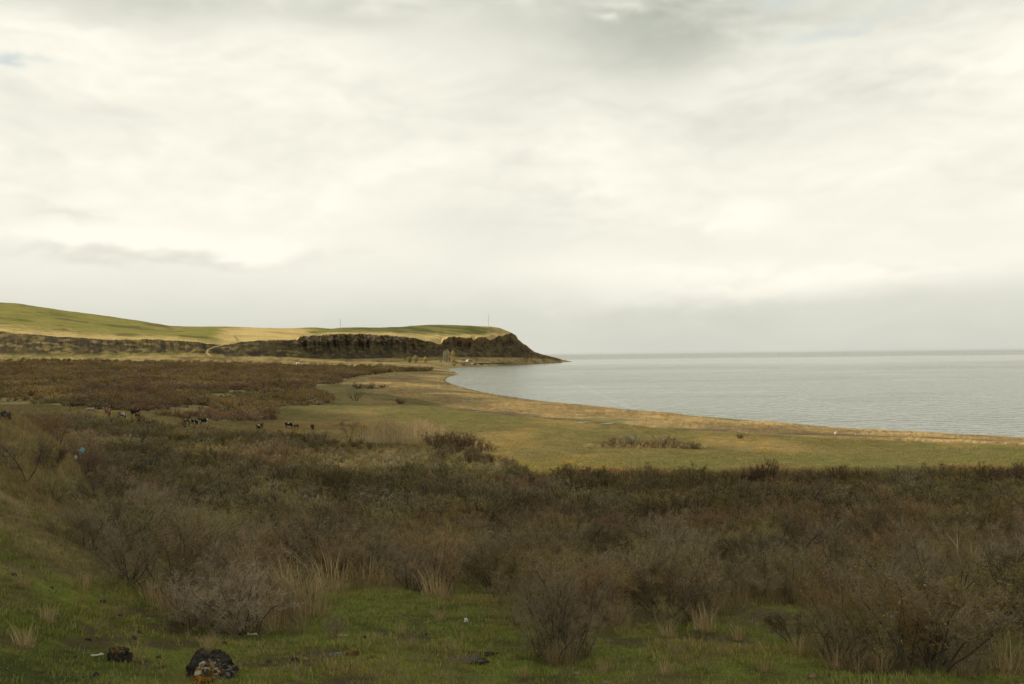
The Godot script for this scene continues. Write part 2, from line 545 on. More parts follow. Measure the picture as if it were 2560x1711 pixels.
func build_ground() -> void:
	var b := MB.new()
	var rows := PackedFloat32Array([-40.0, -20.0, -8.0, 0.0, 6.0, 11.0])
	var d := 15.0
	while d < 3080.0:
		rows.append(d)
		d += clampf(d * 0.0105, 0.2, 16.0)
	var cols := 340
	for r in rows:
		for k in cols:
			var u := -0.82 + 1.64 * k / (cols - 1)
			var x := u * (maxf(r, 0.0) + 28.0)
			var s := shore_distance(x, r) if r > 150.0 else 100.0
			b.vert(Vector3(x, land(x, r, s), -r), Vector3.UP, ground_colour(x, r, s))
	for r in rows.size() - 1:
		for k in cols - 1:
			var i := r * cols + k
			b.tri(i, i + cols, i + 1)
			b.tri(i + 1, i + cols, i + cols + 1)
	b.smooth()
	structure(put("ground", b.mesh(), M.ground), "grassy slope falling to the flat pasture by the lake", "ground")


func build_water() -> void:
	var rows := []
	var d := 120.0
	while d < 42000.0:
		rows.append(d)
		d *= 1.012
	var cols := 150
	var st := [MB.new(), MB.new(), MB.new(), MB.new()]
	var m := ArrayMesh.new()
	for r in rows.size() - 1:
		for k in cols - 1:
			var d0: float = rows[r]
			var d1: float = rows[r + 1]
			var u0 := -0.9 + 2.2 * k / (cols - 1)
			var u1 := -0.9 + 2.2 * (k + 1) / (cols - 1)
			var x := (u0 + u1) / 2.0 * d0
			# smoother and rougher reaches of water: wind lanes
			var wind := 2.1 + 1.5 * n2(x * 0.05, d0 * 0.12) + 0.9 * n2(x * 0.3, d0 * 0.7)
			wind += 3.0 * smoothstep(4200.0, 7000.0, d0) - 2.6 * smoothstep(1500.0, 2300.0, d0 + 300.0 * n2(x * 0.05, 3.0)) * smoothstep(4600.0, 3600.0, d0)
			var b: MB = st[clampi(roundi(wind), 0, 3)]
			var at := b.v.size()
			for p in [[u0, d0], [u1, d0], [u0, d1], [u1, d1]]:
				b.vert(Vector3(p[0] * p[1], 0.0, -p[1]), Vector3.UP, Color.WHITE)
			b.tri(at, at + 2, at + 1)
			b.tri(at + 1, at + 2, at + 3)
	var o := MeshInstance3D.new()
	for k in 4:
		if st[k].v.size():
			m = add_surface(m, st[k])
			m.surface_set_material(m.get_surface_count() - 1, M["water%d" % k])
	o.mesh = m
	o.name = "water"
	add_child(o)
	structure(o, "wide pale grey lake rippled by the wind", "lake")


func add_surface(m: ArrayMesh, b: MB) -> ArrayMesh:
	var a := []
	a.resize(Mesh.ARRAY_MAX)
	a[Mesh.ARRAY_VERTEX] = b.v
	a[Mesh.ARRAY_NORMAL] = b.n
	a[Mesh.ARRAY_INDEX] = b.ix
	m.add_surface_from_arrays(Mesh.PRIMITIVE_TRIANGLES, a)
	return m


# stations along the hill: bearing, foot height and distance, brow height and distance, skyline height and distance, cliff (1) or bank (0)
func hill_stations() -> Array:
	var raw := [ # the surveyed angles (0.4 mrad steps) of foot, brow and skyline seen from the viewpoint, with distances
		[-900, 880, 1450, 820, 1560, 660, 2500, 0.1], [-400, 885, 1480, 818, 1570, 690, 2400, 0.1], [0, 895, 1500, 828, 1590, 756, 2250, 0.1], [45, 895, 1500, 832, 1590, 759, 2250, 0.1], [149, 894, 1510, 842, 1585, 775, 2200, 0.2],
		[286, 892, 1540, 849, 1600, 793, 2150, 0.35], [360, 889, 1560, 848, 1615, 804, 2100, 0.4], [424, 888, 1580, 850, 1630, 815, 2080, 0.4], [490, 887, 1600, 854, 1640, 816.5, 2060, 0.3], [520, 888, 1610, 860, 1650, 816.5, 2050, 0.1],
		[558, 890, 1630, 863, 1680, 817, 2040, 0.0], [610, 891, 1660, 855, 1715, 818, 2030, 0.1], [657, 891, 1690, 851, 1740, 820, 2020, 0.3], [704, 892, 1720, 850, 1770, 821, 2030, 0.4], [742, 893, 1750, 850, 1790, 820.5, 2050, 0.6],
		[752, 894, 1760, 841, 1800, 820, 2060, 0.9], [788, 896, 1790, 839, 1830, 819, 2090, 1.0], [828, 897, 1820, 836, 1860, 822, 2120, 1.0], [857, 897, 1840, 834.5, 1880, 819.5, 2150, 1.0], [930, 896, 1900, 836, 1940, 819, 2220, 1.0],
		[960, 895, 1930, 838, 1970, 819, 2260, 1.0], [1000, 895, 1960, 841, 2000, 818, 2300, 0.9], [1026, 894, 1985, 844, 2025, 815, 2320, 0.9], [1070, 893, 2020, 853, 2055, 812.5, 2350, 0.6], [1100, 893, 2045, 861, 2080, 812, 2360, 0.4],
		[1112, 892, 2060, 848, 2100, 812, 2370, 0.9], [1124, 892, 2070, 842, 2110, 812.5, 2370, 1.0], [1177, 893, 2130, 844, 2170, 814.5, 2380, 1.0], [1184, 893, 2140, 851, 2180, 815, 2380, 0.7], [1196, 893, 2155, 843, 2195, 815.5, 2385, 1.0],
		[1210, 893, 2175, 843, 2215, 816, 2390, 0.9], [1226, 893, 2200, 850, 2235, 816.5, 2395, 0.8], [1248, 893, 2240, 840, 2280, 820, 2400, 1.0], [1279, 893, 2310, 834, 2350, 832, 2400, 1.0], [1290, 893, 2340, 839, 2375, 838.5, 2405, 0.9],
		[1296, 893, 2355, 850, 2390, 849.5, 2415, 0.7], [1310, 894, 2390, 861, 2425, 860.5, 2445, 0.4], [1337, 895, 2460, 881, 2485, 880.5, 2500, 0.1], [1360, 896, 2520, 888, 2540, 888, 2555, 0.0], [1386, 898, 2620, 894, 2635, 894, 2650, 0.0], [1404, 901, 2720, 899.5, 2730, 899.5, 2745, 0.0]]
	return raw


func build_hills() -> void:
	var raw := hill_stations()
	var b := MB.new()
	# the brow as the upper slope sees it: without the notches of the cliff edge
	var brow := PackedFloat32Array()
	var at := 0
	for k in 1442:
		var x := -900.0 + 1.6 * k
		while at < raw.size() - 2 and x > raw[at + 1][0]:
			at += 1
		var w0: float = clampf((x - raw[at][0]) / (raw[at + 1][0] - raw[at][0]), 0.0, 1.0)
		brow.append(lerpf(raw[at][3], raw[at + 1][3], w0))
	var sums := PackedFloat32Array([0.0])
	for v in brow:
		sums.append(sums[-1] + v)
	var cols := 0
	var per := 0
	var px := -900.0
	var seg := 0
	while px <= 1404.0:
		while seg < raw.size() - 2 and px > raw[seg + 1][0]:
			seg += 1
		var t: float = (px - raw[seg][0]) / (raw[seg + 1][0] - raw[seg][0])
		var w := smoothstep(0.0, 1.0, t)
		var g := PackedFloat32Array()
		for k in 8:
			g.append(lerpf(raw[seg][k], raw[seg + 1][k], t if k in [0, 2, 4, 6, 5] else w))
		var u := (px - 1280.0) / FOCAL
		var hz := 889.0 - 0.0106 * (px - 1280.0)
		var jag := n2(px * 9.0, 5.0) * 2.2 * g[7] + n2(px * 2.5, 77.0) * 2.5 * (0.4 + g[7] * 0.6)
		if px > 1285.0:
			jag *= 0.4
		var hf := EYE + (hz - g[1]) / FOCAL * g[2]
		var jut := -jag * (1.0 if px < 1280.0 else 0.4) / FOCAL * g[4]
		var ht := EYE + (hz - g[3]) / FOCAL * g[4]
		var hs := EYE + (hz - g[5] + n2(px * 0.6, 9.0) * 0.9) / FOCAL * g[6]
		var reach := int(clampf((1290.0 - px) / 1.6, 0.0, 34.0))
		var lo := maxi(cols - reach, 0)
		var hi := mini(cols + reach + 1, brow.size())
		var hts := EYE + (hz - (sums[hi] - sums[lo]) / (hi - lo)) / FOCAL * g[4]
		per = 0
		var back := clampf((px + 400.0) / 1200.0, 0.0, 1.0)
		for r in 132:
			var d: float
			var h: float
			var zone: float
			if r < 6:
				d = g[2] - (90.0 - r * 15.0) * lerpf(1.0, 0.45, smoothstep(1150.0, 1300.0, px))
				h = lerpf(minf(ground(u * d, d) - 2.0, hf - 1.0), hf, r / 6.0)
				zone = 0.0
			elif r < 48:
				var q := (r - 6) / 41.0
				var steep := q * 0.88 / 0.55 if q < 0.55 else 0.88 + (q - 0.55) / 0.45 * 0.12
				var hq := lerpf(q, steep, g[7] * 0.9)
				d = lerpf(g[2], g[4], hq)
				h = lerpf(hf, ht + jut, lerpf(smoothstep(0.0, 1.0, q) * 0.5 + q * 0.5, q, g[7]))
				var rough := sin(q * PI)
				var gully := n2(px * 1.7 + q * 6.0, q * 22.0 + 40.0) * 20.0 + n2(px * 5.0 + q * 16.0, q * 60.0) * 9.0 + ridge.get_noise_2d(px * 0.9 + q * 10.0, q * 12.0) * 10.0
				d += (gully if g[7] > 0.99 else lerpf(n2(px * 0.45, q * 26.0) * 7.0 + n2(px * 2.0 + q * 40.0, q * 90.0) * 3.0, gully, g[7] * g[7])) * rough * (0.45 if px > 1290.0 else 1.0)
				zone = 1.0 + q
			elif r < 120:
				var q := (r - 47) / 72.0
				d = lerpf(g[4], g[6], pow(q, 1.25))
				h = lerpf(lerpf(ht, hts, smoothstep(0.0, 0.22, q)), hs, lerpf(q, smoothstep(0.0, 1.0, q), 0.4)) + jut * exp(-q * 26.0)
				h += n2(u * d * 0.22, d * 0.5) * 5.0 * sin(q * PI) * smoothstep(1285.0, 1230.0, px)
				zone = 2.0 + q
			else:
				var q := (r - 119) / 12.0
				d = g[6] + q * lerpf(800.0, 260.0, back)
				h = lerpf(hs, -6.0, q * q * lerpf(0.5, 1.0, back)) - 4.0 * q
				zone = 3.0
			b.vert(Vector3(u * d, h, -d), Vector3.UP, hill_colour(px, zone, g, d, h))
			per += 1
		cols += 1
		px += 1.6
	for k in cols - 1:
		for r in per - 1:
			var i := k * per + r
			b.tri(i, i + 1, i + per)
			b.tri(i + per, i + 1, i + per + 1)
	b.smooth()
	structure(put("hill", b.mesh(), M.rock_hill), "long grassy hill ending in a dark rocky cliff headland", "hill")


func hill_colour(px: float, zone: float, g: PackedFloat32Array, d: float, h: float) -> Color:
	var x := (px - 1280.0) / FOCAL * d
	var gold := Color(0.56, 0.43, 0.185)
	var dim_gold := Color(0.36, 0.275, 0.115)
	var green := mix(Color(0.215, 0.212, 0.055), Color(0.105, 0.120, 0.036), smoothstep(800.0, 900.0, px))
	var rock := Color(0.064, 0.054, 0.036)
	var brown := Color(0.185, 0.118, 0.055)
	var a := noise.get_noise_3d(x * 0.9, h * 2.2, d * 0.6) if zone < 2.0 else n2(x * 0.4, d * 1.6)
	var f := noise.get_noise_3d(x * 3.6 + 900.0, h * 7.0, d * 2.0) if zone < 2.0 else n2(x * 1.3 + 900.0, d * 5.0)
	if zone < 1.0:
		return mix(dim_gold, Color(0.16, 0.12, 0.055), 0.3 + 1.6 * a + f)
	if zone < 2.0:
		var q := zone - 1.0
		var c := mix(rock, Color(0.120, 0.095, 0.050), 0.35 + 1.4 * a + 1.0 * f)
		c = mix(c, brown, (0.5 + 1.5 * n2(px * 2.0, 200.0)) * smoothstep(0.62, 0.95, q) * g[7] + 0.5 * f + 0.45 * smoothstep(1080.0, 1180.0, px) * smoothstep(0.5, 0.85, q))  # extra brown toward the right end of the rim paints in sunlight
		# grass that hangs over the brow and grows on the banks
		var grass := smoothstep(-0.05, 0.5, noise.get_noise_3d(x * 1.4 + h * 2.0, h * 5.0 + 60.0, d * 0.6) + 0.7 * f - 0.06 + (1.0 - g[7]) * 0.16 - 0.10)
		c = mix(c, mix(dim_gold, green, 0.4 + a), grass * (0.55 if px < 780.0 else 0.28))
		if px < 560.0:
			c = mix(c, gold, smoothstep(0.94, 1.0, q + 0.1 * a) * 0.4)
			if q < 0.28:
				c = mix(c, mix(green, dim_gold, 0.5 + 2.0 * f), smoothstep(0.28, 0.05, q) * 0.7)
		if px > 735.0 and px < 1030.0 and q > 0.72:
			c = mix(c, Color(0.30, 0.275, 0.225), smoothstep(0.05, 0.3, n2(px * 4.0, h * 6.0)) * 0.75)
		c = mix(c, gold, smoothstep(0.965, 1.0, q + 0.05 * a))
		if px > 1320.0:
			c = mix(c, brown, 0.4 + 2.0 * f)
		# the dirt track that climbs the bank
		c = mix(c, gold, track_mask(px, zone))
		return c
	var q := zone - 2.0
	var edge := smoothstep(0.0, 1.0, q)
	var c := mix(green, mix(green, dim_gold, 0.55), 0.3 + 1.6 * a + 0.6 * f)
	c = mix(c, Color(0.085, 0.080, 0.035), smoothstep(0.16, 0.4, n2(x * 0.35 + 31.0, d * 0.5)) * 0.6)
	# dry grass along the brow
	var strip := lerpf(0.10, 0.26, smoothstep(780.0, 900.0, px)) + 0.10 * n2(px * 0.5, 120.0)
	c = mix(c, mix(gold, dim_gold, 0.2 + f), smoothstep(strip + 0.16, strip - 0.08, q + 0.16 * a + 0.12 * f))
	# the straw knoll
	var knoll := 1.0 - (pow((px - 660.0) / 115.0, 2.0) + pow((q - 0.45) / 0.65, 2.0))
	c = mix(c, mix(gold, dim_gold, 0.15 + 1.5 * a), smoothstep(-0.35, 0.35, knoll + 0.7 * a + 0.4 * f))
	c = mix(c, dim_gold, 0.8 * smoothstep(1180.0, 1262.0, px + 60.0 * a + 40.0 * f))
	c = mix(c, Color(0.32, 0.24, 0.11), track_mask(px, zone))
	return c


func track_mask(px: float, zone: float) -> float:
	var pts := [Vector2(524, 1.0), Vector2(516, 1.25), Vector2(520, 1.5), Vector2(538, 1.75), Vector2(560, 2.0), Vector2(596, 2.06), Vector2(592, 2.2), Vector2(586, 2.35)]
	var p := Vector2(px / 60.0, zone * 1.6)
	var best := 9.0
	for k in pts.size() - 1:
		best = minf(best, p.distance_to(Geometry2D.get_closest_point_to_segment(p, Vector2(pts[k].x / 60.0, pts[k].y * 1.6), Vector2(pts[k + 1].x / 60.0, pts[k + 1].y * 1.6))))
	return smoothstep(0.075, 0.035, best) * 0.85


# unseen clouds added up-sun, shaped to shade the near slope and the brushy flats
func build_shade_clouds() -> void:
	var run := 470.0 / tan(deg_to_rad(29.0))
	var lots := [
		["broad flat white cloud added out of view to shade the near slope", -420.0, 420.0, -236.0, 150.0],
		["long ragged white cloud added out of view to shade the brushy flats", -1150.0, -60.0, 262.0, 1390.0]]
	for lot in lots:
		var b := MB.new()
		var ball := SphereMesh.new()
		ball.radius = 1.0
		ball.height = 2.0
		ball.radial_segments = 20
		ball.rings = 10
		var arr := ball.get_mesh_arrays()
		var bv: PackedVector3Array = arr[Mesh.ARRAY_VERTEX]
		var bi: PackedInt32Array = arr[Mesh.ARRAY_INDEX]
		var step := 62.0
		var d: float = lot[3]
		while d < lot[4]:
			var x: float = lot[1]
			var right: float = lot[2]
			if d > 200.0:
				right = lerpf(-75.0, -150.0, clampf((d - 300.0) / 900.0, 0.0, 1.0)) + n2(d * 0.7, 4.0) * 60.0
			while x < right:
				var size := rng.randf_range(46.0, 66.0)
				var at := Vector3(x - run + rng.randf_range(-14, 14), 470.0 + rng.randf_range(-10, 14), -(d + rng.randf_range(-14, 14)))
				var first := b.v.size()
				for p in bv:
					var q := p * Vector3(size, size * 0.55, size) * (1.0 + 0.22 * noise.get_noise_3d(p.x * 60.0 + x, p.y * 60.0, p.z * 60.0 + d))
					b.vert(at + q, p, Color(0.97, 0.97, 0.97))
				for i in bi:
					b.ix.append(first + i)
				x += step
			d += step
		b.smooth()
		var o := put("shade_cloud", b.mesh(), M.shade_cloud)
		structure(o, lot[0], "shade_cloud")


# ---------------------------------------------------------------- plants
func jitter(amount: float) -> Vector3:
	return Vector3(rng.randf_range(-1, 1), rng.randf_range(-1, 1), rng.randf_range(-1, 1)) * amount


func shade(c: Color, amount := 0.2) -> Color:
	var k := 1.0 + rng.randf_range(-amount, amount)
	return Color(c.r * k, c.g * k, c.b * k)


# One shrub as [branches, twigs, leaves]. s: height, spread, stems, forks (three numbers), thick, wood, twig, leaf, leaves, lean
func shrub_shape(s: Dictionary) -> Array:
	var wood := MB.new()
	var twig := MB.new()
	var leaf := MB.new()
	var h: float = s.height
	var k: float = s.thick
	for i in s.stems:
		var turn: float = TAU * (i + rng.randf()) / s.stems
		var out := Vector3(cos(turn), 0, sin(turn))
		var lean: float = s.lean * pow(rng.randf(), 0.7)
		var dir := (Vector3.UP + out * lean).normalized()
		var arch: float = rng.randf_range(-0.10, 0.16)
		var p := out * 0.01 - Vector3(0, 0.2, 0)
		var length := h * rng.randf_range(0.7, 1.0) * (1.0 - 0.18 * lean)
		var path := [p]
		path.append(out * rng.randf() * s.spread * 0.24 + Vector3(0, 0.04, 0))
		for q in 4:
			dir = (dir + jitter(0.34) + out * arch).normalized()
			path.append(path[-1] + dir * length / 4.0)
		for q in 5:
			wood.tube(path[q], path[q + 1], k * 0.022 * (1.0 - 0.15 * q), k * 0.022 * (1.0 - 0.15 * (q + 1)), shade(s.wood), shade(s.wood), 4)
		for f in s.forks[0]:
			var t := lerpf(s.bare, 1.0, pow((f + rng.randf()) / s.forks[0], 0.8)) * 4.999
			var at: Vector3 = path[int(t)].lerp(path[int(t) + 1], t - int(t))
			var along: Vector3 = (path[int(t) + 1] - path[int(t)]).normalized()
			var d1 := (along * 0.45 + jitter(1.0) + out * 0.3 + Vector3(0, 0.12, 0)).normalized()
			var l1 := h * rng.randf_range(0.18, 0.36) * (1.15 - 0.1 * t)
			var pp := [at]
			for q in 3:
				d1 = (d1 + jitter(0.42) + Vector3(0, 0.05, 0)).normalized()
				pp.append(pp[-1] + d1 * l1 / 3.0)
				wood.tube(pp[q], pp[q + 1], k * 0.0085 * (1.0 - 0.2 * q), k * 0.0085 * (0.8 - 0.2 * q), shade(s.wood), shade(s.twig))
			for e in s.forks[1]:
				var t2 := lerpf(0.15, 1.0, (e + rng.randf()) / s.forks[1]) * 2.999
				var a2: Vector3 = pp[int(t2)].lerp(pp[int(t2) + 1], t2 - int(t2))
				var d2 := (d1 * 0.5 + jitter(1.0) + Vector3(0, 0.12, 0)).normalized()
				var l2 := h * rng.randf_range(0.07, 0.15)
				var mid := a2 + d2 * l2 * 0.5
				var d3 := (d2 + jitter(0.35) + Vector3(0, 0.1, 0)).normalized()
				var end := mid + d3 * l2 * 0.5
				var c := shade(s.twig, 0.25)
				twig.tube(a2, mid, k * 0.0048, k * 0.0038, c, c)
				twig.spike(mid, end, k * 0.0038, c, c)
				for w in s.forks[2]:
					var from := a2.lerp(mid, rng.randf()) if w % 2 == 0 else mid.lerp(end, rng.randf())
					var d4 := (d3 * 0.7 + jitter(0.9) + Vector3(0, 0.12, 0)).normalized()
					var l4 := h * rng.randf_range(0.04, 0.10)
					c = shade(s.twig, 0.3)
					twig.spike(from, from + d4 * l4, k * 0.0036, c, shade(c, 0.15))
					if rng.randf() < s.leaves:
						for q in 2:
							var dl := (d4 + jitter(0.8)).normalized()
							leaf.leaf(from + d4 * l4 * rng.randf(), dl * 0.055 * k, dl.cross(jitter(1.0)).normalized() * 0.011 * k, (Vector3.UP + jitter(0.9)).normalized(), shade(s.leaf, 0.4))
	return [wood, twig, leaf]


func whole(parts: Array) -> ArrayMesh:
	var b := MB.new()
	for p in parts:
		b.add(p)
	return b.mesh()


# a tuft of blades that spring from the ground
func tuft_shape(count: int, radius: float, low: float, high: float, width: float, lean: float, c0: Color, c1: Color) -> ArrayMesh:
	var b := MB.new()
	for i in count:
		var turn := rng.randf() * TAU
		var out := Vector3(cos(turn), 0, sin(turn))
		var p := out * radius * sqrt(rng.randf()) - Vector3(0, 0.03, 0)
		var h := rng.randf_range(low, high)
		var bend := (out * rng.randf() + jitter(0.4)) * lean * h
		bend.y = 0.0
		var mid := p + Vector3(0, h * 0.6, 0) + bend * 0.35
		var tip := p + Vector3(0, h, 0) + bend
		var w := Vector3(-sin(turn + rng.randf()), 0, cos(turn)) * width
		var nn := (tip - p).cross(w).normalized()
		var c := shade(c0.lerp(c1, rng.randf()), 0.2)
		var at := b.v.size()
		b.vert(p - w, nn, c)
		b.vert(p + w, nn, c)
		b.vert(mid - w * 0.7, nn, c)
		b.vert(mid + w * 0.7, nn, c)
		b.vert(tip, nn, c)
		b.tri(at, at + 1, at + 2)
		b.tri(at + 1, at + 3, at + 2)
		b.tri(at + 2, at + 3, at + 4)
	return b.mesh()


func placed(p: Vector3, size: float, tall := 1.0) -> Transform3D:
	return Transform3D(Basis(Vector3.UP, rng.randf() * TAU) * Basis(Vector3.RIGHT, rng.randf_range(-0.08, 0.08)) * Basis.from_scale(Vector3(size, size * tall, size)), p)


const KINDS := ["grey_shrub", "sea_buckthorn", "red_shrub", "straw_shrub"]
const WHAT := ["bare grey-brown shrub", "olive-leaved thorny shrub", "bare reddish-brown shrub", "straw-brown brushy shrub"]
const SETS := ["bare grey shrubs of the thicket", "olive thorny shrubs of the thicket", "reddish shrubs of the thicket", "straw-brown shrubs of the thicket"]
var shapes := {}
var tints := []


func shrub_styles() -> Array:
	return [
		{height = 2.5, spread = 2.6, stems = 12, forks = [9, 7, 6], thick = 1.0, wood = Color(0.080, 0.070, 0.056), twig = Color(0.315, 0.255, 0.165), leaf = Color(0.1, 0.09, 0.03), leaves = 0.04, lean = 0.85, bare = 0.14},
		{height = 2.5, spread = 2.4, stems = 7, forks = [10, 7, 6], thick = 1.05, wood = Color(0.070, 0.060, 0.046), twig = Color(0.235, 0.185, 0.118), leaf = Color(0.270, 0.190, 0.064), leaves = 0.36, lean = 0.8, bare = 0.42},
		{height = 2.3, spread = 2.2, stems = 18, forks = [7, 6, 5], thick = 0.95, wood = Color(0.095, 0.064, 0.046), twig = Color(0.245, 0.168, 0.112), leaf = Color(0.1, 0.06, 0.03), leaves = 0.02, lean = 0.6, bare = 0.18},
		{height = 2.0, spread = 2.2, stems = 17, forks = [7, 6, 5], thick = 0.95, wood = Color(0.130, 0.104, 0.068), twig = Color(0.300, 0.228, 0.135), leaf = Color(0.165, 0.155, 0.050), leaves = 0.15, lean = 0.75, bare = 0.10}]


func build_shrub_shapes() -> void:
	var styles := shrub_styles()
	for k in 4:
		shapes[k] = []
		for n in (3 if k < 2 else 2):
			shapes[k].append(shrub_shape(styles[k]).map(func(b): return b.mesh() if b.v.size() else null))
		# the same kinds further off: fewer and stouter twigs
		var s: Dictionary = styles[k].duplicate()
		s.forks = [6, 4, 4]
		s.thick = 2.3
		var sets := [shrub_shape(s), shrub_shape(s), shrub_shape(s)]
		shapes["mid%d" % k] = sets.map(whole)
		shapes["midparts%d" % k] = sets.map(func(e): return e.map(func(b): return b.mesh() if b.v.size() else null))
		s.stems = 7
		s.forks = [6, 4, 3]
		s.thick = 5.5
		sets = [shrub_shape(s), shrub_shape(s)]
		shapes["far%d" % k] = sets.map(whole)
		shapes["farparts%d" % k] = sets.map(func(e): return e.map(func(b): return b.mesh() if b.v.size() else null))
	for t in [Color(1, 1, 1), Color(0.74, 0.72, 0.69), Color(1.0, 0.88, 0.72), Color(0.44, 0.42, 0.38), Color(0.88, 0.92, 0.64)]:
		tints.append(coloured(0.85, t.linear_to_srgb()))


const TONES := ["", "dull ", "tan-tinged ", "dark ", "olive-tinged "]


func shrub(kind: int, at: Vector3, size: float, label := "", group := "", tall := 1.0, wide := 1.0, tone := -1) -> Node3D:
	var k := tone if tone >= 0 else rng.randi() % tints.size()
	var said := label
	if not said:
		var where := "standing where the thicket meets the turf"
		if at.z < -44.0:
			where = "deep in the thicket on the lower slope"
		elif at.z < -34.0:
			where = "in the thicket behind the bushes that edge the turf"
		elif at.x < -11.0:
			where = "in the thicket below the tan grassy bank"
		said = "%s %s%s %s" % ["low" if size < 0.65 else ("tall" if size > 0.95 else "mid-sized"), TONES[k], WHAT[kind], where]
	var t := thing(KINDS[kind], said, "shrub", at, rng.randf() * TAU, group if group else ("" if label else SETS[kind]))
	var from: Array = shapes[kind] if at.z > -95.0 else shapes[("midparts%d" if at.z > -700.0 else "farparts%d") % kind]
	var variant: Array = from[rng.randi() % from.size()]
	var m: Material = tints[k]
	t.scale = Vector3(size * wide, size * tall, size * wide)
	put("branches", variant[0], m, t)
	put("twigs", variant[1], m, t)
	if (kind == 1 or kind == 3) and variant[2]:
		put("leaves", variant[2], m, t)
	return t


func kind_at(x: float, d: float) -> int:
	var a := n2(x * 1.7 + 400.0, d * 0.8)
	var b := n2(x * 1.2, d * 0.7 + 900.0)
	if b > 0.20:
		return 2 if rng.randf() < 0.6 else 0
	if b < -0.26 and d > 30.0:
		return 3 if rng.randf() < 0.55 else 0
	if a + 0.22 * clampf(x / 15.0, -1.0, 1.0) > -0.01:
		return 1 if rng.randf() < 0.75 else 0
	return 0 if rng.randf() < 0.85 else 1


func build_thicket() -> void:
	var spots := []
	var d := 20.0
	while d < 236.0:
		var gap := lerpf(1.85, 2.7, clampf((d - 22.0) / 120.0, 0.0, 1.0))
		var x := -0.62 * d - 4.0
		while x < 0.58 * d + 4.0:
			var p := Vector2(x + rng.randf_range(-0.5, 0.5) * gap, d + rng.randf_range(-0.5, 0.5) * gap)
			x += gap
			if not Geometry2D.is_point_in_polygon(p, belt_poly):
				continue
			# a few grassy openings
			if n2(p.x * 2.4 + 60.0, p.y * 1.6) > 0.36 and p.y < 120.0:
				continue
			var size := rng.randf_range(0.55, 1.15) * lerpf(0.86, 1.12, clampf((p.y - 26.0) / 60.0, 0.0, 1.0))
			size *= 1.0 + 0.4 * n2(p.x * 3.0, p.y * 3.0)
			if p.y > 150.0 and p.x > -16.0:
				size *= 0.75
			elif p.y > 190.0 and p.x > -44.0:
				size *= 0.55
			spots.append([size / p.y, p.x, p.y, size, kind_at(p.x, p.y)])
		d += gap
	spots.sort_custom(func(a, b): return a[0] > b[0])
	var built := 0
	var rest := {}
	for s in spots:
		var at := on(s[1], s[2], -0.05)
		if built < 360:
			shrub(s[4], at, s[3])
			built += 1
			continue
		var v := rng.randi() % (3 if s[4] < 2 else 2)
		var key := "near%d_%d" % [s[4], v] if s[2] < 58.0 else "mid%d_%d" % [s[4], v]
		if not rest.has(key):
			rest[key] = []
		var g := rng.randf_range(0.46, 1.08) * (1.0 + 0.8 * n2(s[1] * 2.0 + 7.0, s[2] * 1.3))
		rest[key].append([placed(at, s[3], rng.randf_range(0.8, 1.15)), Color(g * rng.randf_range(0.92, 1.06), g, g * rng.randf_range(0.62, 0.98))])
	var root := Node3D.new()
	root.name = "thicket"
	add_child(root)
	tag(root, "dense bare brush covering the lower slope behind the nearest shrubs", "thicket", "", "stuff")
	for key in rest:
		var kind := int(key.substr(key.length() - 3, 1))
		var v := int(key.substr(key.length() - 1, 1))
		var m: Mesh
		if key.begins_with("near"):
			var b := MB.new()
			m = joined(shapes[kind][v])
		else:
			m = shapes["mid%d" % kind][v]
		mass(KINDS[kind] + "s", m, M.plant, rest[key], root)
	print("thicket ", spots.size())


func joined(meshes: Array) -> ArrayMesh:
	var b := MB.new()
	for m in meshes:
		if m == null:
			continue
		var a: Array = m.surface_get_arrays(0)
		var o := MB.new()
		o.v = a[Mesh.ARRAY_VERTEX]
		o.n = a[Mesh.ARRAY_NORMAL]
		o.c = a[Mesh.ARRAY_COLOR]
		o.ix = a[Mesh.ARRAY_INDEX]
		b.add(o)
	return b.mesh()


func build_flats() -> void:
	var rest := {}
	var d := 262.0
	while d < 1540.0:
		var gap := lerpf(3.0, 6.5, clampf((d - 260.0) / 700.0, 0.0, 1.0))
		var x := -0.60 * d
		while x < -40.0:
			var p := Vector2(x + rng.randf_range(-0.5, 0.5) * gap, d + rng.randf_range(-0.5, 0.5) * gap)
			x += gap
			if p.distance_to(Vector2(-326.0, 1488.0)) < 26.0 or (p.y > 1290.0 and p.x > -170.0 and not Geometry2D.is_point_in_polygon(p, flats_poly)):
				continue
			if rng.randf() > (thicket(p.x, p.y) if p.y < 1290.0 else maxf(thicket(p.x, p.y), 0.22 if n2(p.x * 0.5, p.y * 0.5) > 0.0 else 0.03)):
				continue
			var size := rng.randf_range(0.75, 1.25) * lerpf(1.0, 1.9, clampf((d - 260.0) / 800.0, 0.0, 1.0))
			size *= 1.0 + 0.5 * n2(p.x * 0.8, p.y * 0.8)
			var a := n2(p.x * 0.7 + 40.0, p.y * 0.45)
			var kind := 2 if a > 0.24 else (3 if a < -0.25 else (0 if rng.randf() < 0.55 else 1))
			var g := rng.randf_range(0.85, 1.3) * (1.0 + 0.6 * n2(p.x * 0.9 + 7.0, p.y * 0.6))
			var key := [kind, rng.randi() % 2]
			if not rest.has(key):
				rest[key] = []
			rest[key].append([placed(on(p.x, p.y, -0.1), size, rng.randf_range(0.65, 0.95)), Color(g * 1.04, g * 0.98, g * 0.88)])
		d += gap
	var root := Node3D.new()
	root.name = "brush_flats"
	add_child(root)
	tag(root, "wide brown mass of brush on the flats below the hill", "brush", "", "stuff")
	var total := 0
	for key in rest:
		mass(KINDS[key[0]] + "s", shapes["far%d" % key[0]][key[1]], M.plant, rest[key], root)
		total += rest[key].size()
	print("flats ", total)


